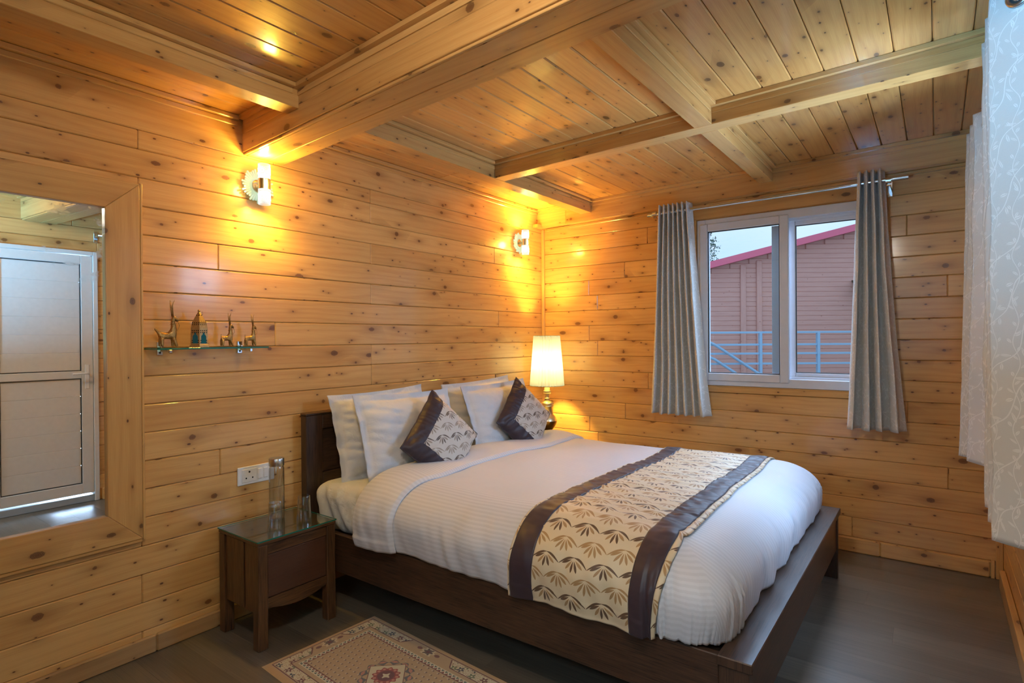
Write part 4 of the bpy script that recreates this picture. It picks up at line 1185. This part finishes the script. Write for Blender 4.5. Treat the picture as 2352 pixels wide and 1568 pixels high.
run_strip('satin_border', 'satin', 2.002, 1.947, 2.098, 2.040, .012, 14, 420, .0085, ru)
run_strip('edge_piping', 'jacquard', 1.488, 1.413, 1.502, 1.427, .009, 4, 300, .0010, ru)
run_strip('edge_piping', 'jacquard', 2.097, 2.039, 2.120, 2.058, .010, 4, 300, .0010, ru)

# pillows
def pillow_surface(w, h, T, flange, seed, wr=.010, pinch=.035):
    def fn(a, b, side):
        u = a*2-1; v = b*2-1
        ou = u*(1 - pinch*(1-abs(v)**2.2)*abs(u)**3*1.0 ); ov = v*(1 - pinch*1.4*(1-abs(u)**2.2)*abs(v)**3)
        fx = flange/(w/2); fy = flange/(h/2)
        iu = min(1, abs(u)/(1-fx)); iv = min(1, abs(v)/(1-fy))
        th = (max(0, 1-iu**3.0)*max(0, 1-iv**3.0))**.55
        edge = 1 - min(1, th*2.2)
        z = T*th*side + .0015*side
        z += wr*(nse(u*3.2+seed, v*3.2, side*.7)*.9 + (.5-abs(nse(u*5+v*2+seed, v*6-u*2, 3+side)))*.9)*(.5*th+.35)*side*.7
        z += .012*nse(u*4+seed*2, v*4, 9.0)*edge
        # creases running in from the sides
        z -= side*.022*max(0, nse(v*7+seed+u*2.5, u*2.2, 1.0))*(abs(u)**1.2)*min(1, th*3)
        return Vector((ou*w/2, ov*h/2, z))
    return fn
def make_pillow(name, w, h, T, flange, M_, label, cat, group, mat='pillow', seed=0, wr=.010):
    mb = MB(); f = pillow_surface(w, h, T, flange, seed, wr)
    mb.grid(lambda a, b: M_ @ f(a, b, 1), 64, 56, uvf=lambda a, b: (a*w, b*h))
    mb.grid(lambda a, b: M_ @ f(a, b, -1), 40, 36, uvf=lambda a, b: (a*w+3, b*h), flip=True)
    if flange:
        pass
    o = mb.build(name, mat, None, smooth=True); tag(o, label, cat, group); return o
def lean(cx, cy, cz, tilt, yaw=0.0, roll=0.0):
    """pillow local x -> +y (world), local y -> up, local z -> +x (towards the foot); tilt leans it back"""
    B = Matrix(((0, 0, 1), (1, 0, 0), (0, 1, 0))).to_4x4()
    return Matrix.Translation((cx, cy, cz)) @ Matrix.Rotation(yaw, 4, 'Z') @ Matrix.Rotation(-tilt, 4, 'Y') @ B @ Matrix.Rotation(roll, 4, 'Z')
make_pillow('pillow', .74, .50, .075, .035, lean(.200, -2.015, .858, R(13), R(2), R(1)), 'white pillow leaning on the headboard, the one nearest the bedside table', 'pillow', 'white pillows', seed=1.0, wr=.016)
make_pillow('pillow', .72, .50, .080, .040, lean(.395, -1.985, .855, R(18), R(-2), R(-1)), 'white pillow in front, propped behind the nearer patterned cushion', 'pillow', 'white pillows', seed=4.0, wr=.018)
make_pillow('pillow', .76, .50, .075, .035, lean(.190, -1.085, .860, R(12), R(0), R(2)), 'white pillow leaning on the headboard at the far side of the bed', 'pillow', 'white pillows', seed=8.0, wr=.014)
make_pillow('pillow', .74, .50, .080, .040, lean(.370, -1.085, .852, R(17), R(1), R(1)), 'white pillow in front on the far side, propped behind the farther patterned cushion', 'pillow', 'white pillows', seed=12.0, wr=.016)

# square cushions standing on a corner
def cushion(cx, cy, cz, tilt, yaw, label, seed, S=.415):
    M_ = lean(cx, cy, cz, tilt, yaw, R(45))
    e = thing('throw_cushion', (cx, cy, cz-.25), label, 'cushion', 'patterned cushions')
    f = pillow_surface(S, S, .075, .004, seed, .006, .03)
    bd = .20      # fraction of the side taken by the satin border
    def zone(a0, a1, b0, b1, side, n1, n2, puck):
        mb = MB()
        def fn(a, b):
            A_, B_ = a0+(a1-a0)*a, b0+(b1-b0)*b; p = f(A_, B_, side)
            if puck: p.z += side*puck*(nse((A_+B_*0)*4+seed, B_*34 if puck > 0 and (b1-b0) > .5 else B_*4, 2.0) if (b1-b0) > (a1-a0) else nse(A_*34, B_*4+seed, 2.0))
            return M_ @ p
        mb.grid(fn, n1, n2, uvf=lambda a, b: (((a0+(a1-a0)*a)-(b0+(b1-b0)*b))*S*.707, ((a0+(a1-a0)*a)+(b0+(b1-b0)*b))*S*.707), flip=(side < 0))
        return mb
    # local frame: rotated by 45deg: low x side = lower-left..., border on the two sides that meet at the near (left) corner
    mb = zone(bd, 1, 0, 1-bd, 1, 40, 40, 0); mb.build('patterned_panel', 'jacquard_cushion', e, smooth=True)
    mb = zone(0, bd, 0, 1, 1, 14, 60, .005); m2 = zone(bd, 1, 1-bd, 1, 1, 60, 14, .005)
    mb.add(m2.v, m2.f, m2.uv); mb.build('satin_border', 'satin', e, smooth=True)
    mb = zone(0, 1, 0, 1, -1, 40, 40, 0); mb.build('back_panel', 'satin', e, smooth=True)
    mb = MB(); pts = []
    for k in range(4*16):
        s_, q = divmod(k, 16); q /= 16
        a, b = ((q, 0), (1, q), (1-q, 1), (0, 1-q))[s_]; pts.append(M_ @ f(a, b, 0))
    pts.append(pts[0]); mb.tube(pts, .0038, 6, cap=False); mb.build('piping', 'satin_cord', e, smooth=True)
    return e
cushion(.570, -1.925, .822, R(15), R(-4), 'square cushion with brown satin border and fan pattern, nearer the bedside table', 2.0)
cushion(.520, -1.030, .842, R(15), R(-4), 'square cushion with brown satin border and fan pattern, beside the table lamp', 6.0)

# ============================================================ bedside tables
def bedside(cx, cy, label, full=True):
    e = thing('bedside_table', (cx, cy, 0), label, 'bedside table', 'bedside tables')
    hx, hy, H = .175, .205, .486; lg = .048
    for sx in (-1, 1):
        for sy in (-1, 1):
            x = cx + sx*(hx-lg/2); y = cy + sy*(hy-lg/2)
            part('leg', [(x-lg/2, x+lg/2, y-lg/2, y+lg/2, 0, H-.012, 2)], 'sheesham', e)
    part('table_top', [(cx-hx-.002, cx+hx+.002, cy-hy-.002, cy+hy+.002, H-.0115, H+.005, 1)], 'sheesham', e)
    fx = cx+hx-.006
    part('side_panel', [(cx-hx+lg, cx+hx-lg, cy-hy+.008, cy-hy+.020, .16, H-.012, 2), (cx-.055, cx+.045, cy-hy+.003, cy-hy+.0078, .17, H-.012, 2)], 'sheesham', e)
    part('side_panel', [(cx-hx+lg, cx+hx-lg, cy+hy-.020, cy+hy-.008, .16, H-.012, 2)], 'sheesham', e)
    part('back_panel', [(cx-hx+.008, cx-hx+.020, cy-hy+lg, cy+hy-lg, .16, H-.012, 1)], 'sheesham', e)
    part('bottom_panel', [(cx-hx+.021, cx+hx-.03, cy-hy+.021, cy+hy-.021, .165, .18, 1)], 'sheesham', e)
    part('top_rail', [(fx-.022, fx, cy-hy+lg, cy+hy-lg, .425, H-.012, 1)], 'sheesham', e)
    mb = MB()
    # lower apron with a gently arched edge
    n = 20; V = []; y0, y1 = cy-hy+lg, cy+hy-lg
    for i in range(n+1):
        t = i/n; y = y0+(y1-y0)*t; zl = .158 + .028*math.sin(PI*t)**1.0*0.9; zl = .185 - .030*(abs(2*t-1)**2.5)*0 - .028*math.sin(PI*t)
        for xx in (fx-.022, fx):
            V.append((xx, y, zl)); V.append((xx, y, .225))
    F = []
    for i in range(n):
        k = i*4; F += [(k+2, k+6, k+7, k+3), (k, k+1, k+5, k+4), (k+1, k+3, k+7, k+5), (k, k+4, k+6, k+2)]
    mb.add(V, F, [[(V[i][1]+7, V[i][2]+V[i][0]+3) for i in f] for f in F]); mb.build('apron', 'sheesham', e)
    part('drawer', [(fx-.014, fx-.003, cy-hy+lg+.002, cy+hy-lg-.002, .227, .423, 1)], 'sheesham_panel', e)
    mb = MB(); mb.box(cx-.180, cx+.180, cy-.210, cy+.210, .4915, .4985, .001); tag(mb.build('glass_top', 'table_glass', e), 'green edged glass sheet')
    return e
bedside(.232, -2.732, 'sheesham bedside table with glass top and one drawer beside the bed, below the socket plate')
bedside(.205, -.262, 'bedside table hidden behind the far side of the bed under the table lamp')
ZG = .4988
# bottle
bo = thing('water_bottle', (.150, -2.690, ZG), 'clear glass water bottle with a steel cap behind the two tumblers', 'bottle')
mb = MB(); bx, by = .150, -2.690
mb.lathe([(0, ZG), (.034, ZG), (.037, ZG+.006), (.037, ZG+.252), (.033, ZG+.262), (.031, ZG+.268), (.028, ZG+.268), (.034, ZG+.250), (.0345, ZG+.010), (0, ZG+.008)], bx, by, 40); mb.build('bottle_body', 'glass', bo, smooth=True, auto=50)
mb = MB(); mb.lathe([(0, ZG+.266), (.036, ZG+.266), (.037, ZG+.268), (.037, ZG+.301), (.035, ZG+.304), (0, ZG+.304)], bx, by, 40); mb.build('cap', 'steel', bo, smooth=True, auto=40)
# tumblers, upside down
def tumbler(x, y, label, src=None):
    if src:
        r_ = src.copy(); C.collection.objects.link(r_); r_.location = (x, y, ZG); r_['label'] = label; return r_
    mb = MB()
    mb.lathe([(.0350, .0), (.0285, .128), (.0265, .1315), (0, .1315)], 0, 0, 40)
    mb.lathe([(.0335, .0), (.0262, .112), (.024, .114), (0, .114)][::-1], 0, 0, 40)
    mb.lathe([(.0335, .0), (.0350, .0)], 0, 0, 40)
    o = mb.build('drinking_glass', 'glass', None, smooth=True, auto=40); o.location = (x, y, ZG)
    tag(o, label, 'glass', 'upturned tumblers'); return o
g1 = tumbler(.318, -2.800, 'upside down glass tumbler in front of the bottle on the bedside table')
tumbler(.325, -2.650, 'upside down glass tumbler nearer the bed on the bedside table', g1)

# table lamp
tl = thing('table_lamp', (.205, -.255, ZG), 'lit table lamp with cream pleated shade and turned brass base', 'table lamp')
lx, ly = .205, -.255
prof = [(0, ZG), (.070, ZG), (.072, ZG+.008), (.066, ZG+.016), (.045, ZG+.024), (.026, ZG+.040), (.020, ZG+.060), (.018, ZG+.085), (.022, ZG+.105), (.040, ZG+.130), (.066, ZG+.165), (.080, ZG+.195), (.081, ZG+.210)]
mb = MB(); mb.lathe(prof, lx, ly, 48); mb.build('lower_base', 'dark_brass', tl, smooth=True, auto=50)
prof = [(.081, ZG+.210), (.079, ZG+.222), (.066, ZG+.248), (.052, ZG+.262), (.050, ZG+.275), (.0505, ZG+.325), (.055, ZG+.330), (.055, ZG+.338), (.051, ZG+.342), (.056, ZG+.350), (.055, ZG+.358), (.044, ZG+.366), (.024, ZG+.378), (.018, ZG+.384), (.025, ZG+.390), (.026, ZG+.396), (.017, ZG+.402), (.015, ZG+.412), (.020, ZG+.425), (.030, ZG+.436), (.033, ZG+.441), (.027, ZG+.447), (.033, ZG+.453), (.032, ZG+.461), (.024, ZG+.468), (.024, ZG+.482), (.020, ZG+.488), (.008, ZG+.490), (.008, ZG+.540), (0, ZG+.541)]
mb = MB(); mb.lathe(prof, lx, ly, 48); mb.build('turned_stem', 'lamp_brass', tl, smooth=True, auto=60)
mb = MB(); zs0, zs1 = 1.004, 1.422
def shade(a, b):
    an = 2*PI*a; z = zs0+(zs1-zs0)*b; r = .138 + (.104-.138)*b; ph = (an*30/(2*PI)) % 1.0
    r += .0085*(abs(ph*2-1)-.5)*2
    return (lx+r*math.cos(an), ly+r*math.sin(an), z)
mb.grid(shade, 360, 8, uvf=lambda a, b: (a*.8, b*.4)); o = mb.build('pleated_shade', 'shade', tl)
mb = MB()
for z, r in ((zs0, .140), (zs1, .106)):
    mb = MB(); mb.tube([(lx+r*math.cos(t), ly+r*math.sin(t), z) for t in [2*PI*i/60 for i in range(61)]], .0022, 6, cap=False); mb.build('shade_rim', 'shade', tl, smooth=True)
mb = MB(); mb.lathe([(0, ZG+.541), (.012, ZG+.541), (.013, ZG+.565), (.027, ZG+.600), (.030, ZG+.620), (.024, ZG+.645), (0, ZG+.655)], lx, ly, 24); mb.build('light_bulb', 'warm_bulb', tl, smooth=True)
Lp = bpy.data.lights.new('table_lamp_light', 'POINT'); Lp.energy = 44; Lp.color = (1.0, .64, .12); Lp.shadow_soft_size = .03
lo = bpy.data.objects.new('lamp_light', Lp); C.collection.objects.link(lo); lo.location = (lx, ly, 1.21); lo.parent = tl; lo.matrix_parent_inverse = tl.matrix_basis.inverted()

# ============================================================ rug
RL, RW = .95/2, .585/2
MAT['rug'] = rug_mat(RL, RW)
rcx, rcy, ra = 1.012, -2.727, R(-3.5)
mb = MB(); T = Matrix.Translation((rcx, rcy, 0)) @ Matrix.Rotation(ra, 4, 'Z')
def rugf(a, b):
    x = (a*2-1)*RL; y = (b*2-1)*RW
    z = .009 + .0015*nse(x*5, y*5, 1)
    if a in (0, 1) or b in (0, 1): z = .001
    return T @ Vector((x, y, z))
mb.grid(rugf, 60, 40, uvf=lambda a, b: ((a*2-1)*RL, (b*2-1)*RW), flip=False)
o = mb.build('rug', 'rug', None, smooth=True); tag(o, 'small beige oriental rug with burgundy border on the floor beside the bed', 'rug')
bm = bmesh.new(); bm.from_mesh(o.data); bmesh.ops.recalc_face_normals(bm, faces=bm.faces)
if sum(f.normal.z for f in bm.faces) < 0: bmesh.ops.reverse_faces(bm, faces=bm.faces)
bm.to_mesh(o.data); bm.free()

# ============================================================ curtains
def curtain(name, label, top_fn, bot_fn, z0, z1, n_folds, width, parent=None, nv=60, seed=0, rings=(), nper=14):
    """top_fn/bot_fn(s)-> (x, y) of the hanging line; s in 0..1"""
    e = thing(name, (*top_fn(.5), z0), label, 'curtain', 'jacquard curtains')
    mb = MB()
    def fn(a, b):
        p0 = Vector(bot_fn(a)); p1 = Vector(top_fn(a)); t = b**.8
        p = p0.lerp(p1, t)
        w = .006*nse(a*n_folds*.9, b*2.2+seed, 1.0)*(1-b)*2 + .0025*nse(a*n_folds*2.0, b*7+seed, 4.0)
        zz = z0+(z1-z0)*b + .006*nse(a*n_folds, seed)*(1-b)
        return (p.x + w, p.y + w*.6, zz)
    mb.grid(fn, int(n_folds*nper), nv, uvf=lambda a, b: (a*width, b*(z1-z0)))
    o = mb.build('curtain_fabric', 'curtain', e, smooth=True)
    s = o.modifiers.new('thick', 'SOLIDIFY'); s.thickness = .0025; s.offset = 0
    return e
def tri(x):      # rounded triangle wave -1..1
    return math.asin(.97*math.sin(x))/math.asin(.97)
YR = -.165
def wc(x0, x1, n, amp, ph=0.0, bias=0.0):
    return lambda s: (x0 + (x1-x0)*s + .30*(x1-x0)/n*math.sin(2*2*PI*n*s+ph)*.4, YR + bias + amp*math.sin(2*PI*n*s+ph))
# window wall rod
rod = thing('curtain_rod', (1.88, YR, 2.333), 'chrome curtain rod over the window between the two short curtains', 'curtain rod', None)
mb = MB(); mb.tube([(1.10, YR, 2.333), (2.68, YR, 2.345)], .0125, 20); mb.build('rod', 'chrome', rod, smooth=True, auto=40)
for a, b in (((1.075, YR, 2.333), (1.115, YR, 2.333)), ((2.632, YR, 2.345), (2.715, YR, 2.346))):
    mb = MB(); mb.tube([a, b], .0155, 20); mb.build('end_cap', 'chrome', rod, smooth=True, auto=40)
for x in (1.13, 2.615):
    mb = MB(); mb.box(x-.014, x+.014, -.018, -.0145, 2.27, 2.372, .002); mb.box(x-.010, x+.010, YR-.006, -.018, 2.305, 2.317, .002); mb.tube([(x-.014, YR, 2.34), (x+.014, YR, 2.34)], .018, 16); mb.build('bracket', 'chrome', rod, smooth=False)
curtain('short_curtain', 'short cream jacquard curtain left of the window, gathered in narrow folds', wc(1.160, 1.400, 7, .042, PI*.5), wc(1.085, 1.530, 7, .046, PI*.5), .828, 2.392, 7, 1.1, seed=1.0, nper=22)
curtain('short_curtain', 'short cream jacquard curtain right of the window, gathered in wide folds', wc(2.450, 2.590, 4, .042, PI*.5), wc(2.385, 2.690, 4, .055, PI*.5), .822, 2.412, 4, 1.0, seed=4.0, nper=26)
# right wall rod and long curtains
XR = 3.030
rod2 = thing('curtain_rod', (XR, -1.5, 2.325), 'chrome curtain rod on the right wall carrying the two nearer curtains', 'curtain rod', None)
mb = MB(); mb.tube([(XR, -2.45, 2.325), (XR, -.62, 2.325)], .0125, 20); mb.build('rod', 'chrome', rod2, smooth=True)
for y in (-2.43, -.64):
    mb = MB(); mb.box(XW-.006, XW-.0005, y-.014, y+.014, 2.27, 2.37, .002); mb.box(XR, XW-.006, y-.008, y+.008, 2.317, 2.333, .002); mb.build('bracket', 'chrome', rod2)
def zig(y0, y1, n, x0, x1, ph=0):
    def f(s):
        w = tri(2*PI*n*s + ph)
        return ((x0+x1)/2 + (x1-x0)/2*w, y0 + (y1-y0)*s)
    return f
def seg_curtain(label, ptsT, ptsB, z0, z1, width, seed, rings):
    """explicit folds: lists of (x,y) knots, smoothed"""
    e = thing('long_curtain', (ptsT[0][0], ptsT[0][1], z0), label, 'curtain', 'jacquard curtains')
    def sample(P, s):
        n = len(P)-1; q = s*n; i = min(int(q), n-1); t = q-i
        t2 = t*t*(3-2*t)*.35 + t*.65
        a, b = Vector(P[i]), Vector(P[i+1]); return a.lerp(b, t2)
    mb = MB()
    def fn(a, b):
        p = sample(ptsB, a).lerp(sample(ptsT, a), b**.8)
        w = .009*nse(a*6, b*5+seed, 1.0)*(1-abs(b*2-1)*.6) + .010*nse(a*4, b*11+seed, 2.0)*(.4+.6*b)
        d = (sample(ptsT, min(1, a+.01)) - sample(ptsT, max(0, a-.01))).normalized()
        return (p.x - d.y*w, p.y + d.x*w, z0+(z1-z0)*b + .006*nse(a*5, seed)*(1-b))
    mb.grid(fn, 24*(len(ptsT)-1), 90, uvf=lambda a, b: (a*width, b*(z1-z0)))
    o = mb.build('curtain_fabric', 'curtain', e, smooth=True)
    s = o.modifiers.new('thick', 'SOLIDIFY'); s.thickness = .0025; s.offset = 0
    bm = None
    for (seg, t) in rings:
        a, b = Vector(ptsT[seg]), Vector(ptsT[seg+1]); c = a.lerp(b, t); dr_ = (b-a).normalized()
        mb = MB(); rr_ = .024
        for sgn in (-1, 1):
            nrm = Vector((-dr_.y, dr_.x))*sgn*.0035
            ring = []
            for k in range(33):
                t_ = 2*PI*k/32; ring.append((c.x + nrm.x + dr_.x*rr_*math.cos(t_), c.y + nrm.y + dr_.y*rr_*math.cos(t_), 2.325 + rr_*math.sin(t_)))
            mb.tube(ring, .0062, 8, cap=False)
        mb.build('grommet', 'steel', e, smooth=True)
        mb = MB(); V = [(c.x+dr_.x*.021*math.cos(2*PI*k/24) + sg*(-dr_.y)*.0028, c.y+dr_.y*.021*math.cos(2*PI*k/24) + sg*dr_.x*.0028, 2.325+.021*math.sin(2*PI*k/24)) for sg in (-1, 1) for k in range(24)]
        mb.add(V, [tuple(range(24)), tuple(range(47, 23, -1))], [[(0, 0)]*24]*2); mb.build('eyelet', 'black', e)
    return e
seg_curtain('long cream jacquard curtain on the right wall nearest the camera, lit blue at the top',
    [(3.085, -2.26), (2.968, -2.18), (3.085, -2.09), (2.972, -1.99), (3.085, -1.90), (2.975, -1.80), (3.085, -1.72)],
    [(3.085, -2.27), (2.973, -2.19), (3.085, -2.08), (2.976, -1.98), (3.085, -1.89), (2.978, -1.80), (3.085, -1.70)], .818, 2.385, 1.0, 2.0,
    [(0, .47), (1, .5), (2, .5), (3, .5), (4, .5), (5, .5)])
seg_curtain('long cream jacquard curtain on the right wall, the farther one beside the corner',
    [(3.085, -1.10), (2.985, -1.02), (3.08, -.97), (2.975, -.86), (3.08, -.80), (2.968, -.72)],
    [(3.085, -1.14), (2.958, -.93), (3.08, -.93), (2.935, -.80), (3.08, -.80), (2.935, -.70)], .820, 2.385, .8, 7.0,
    [(0, .5), (1, .5), (2, .5), (3, .5), (4, .5)])
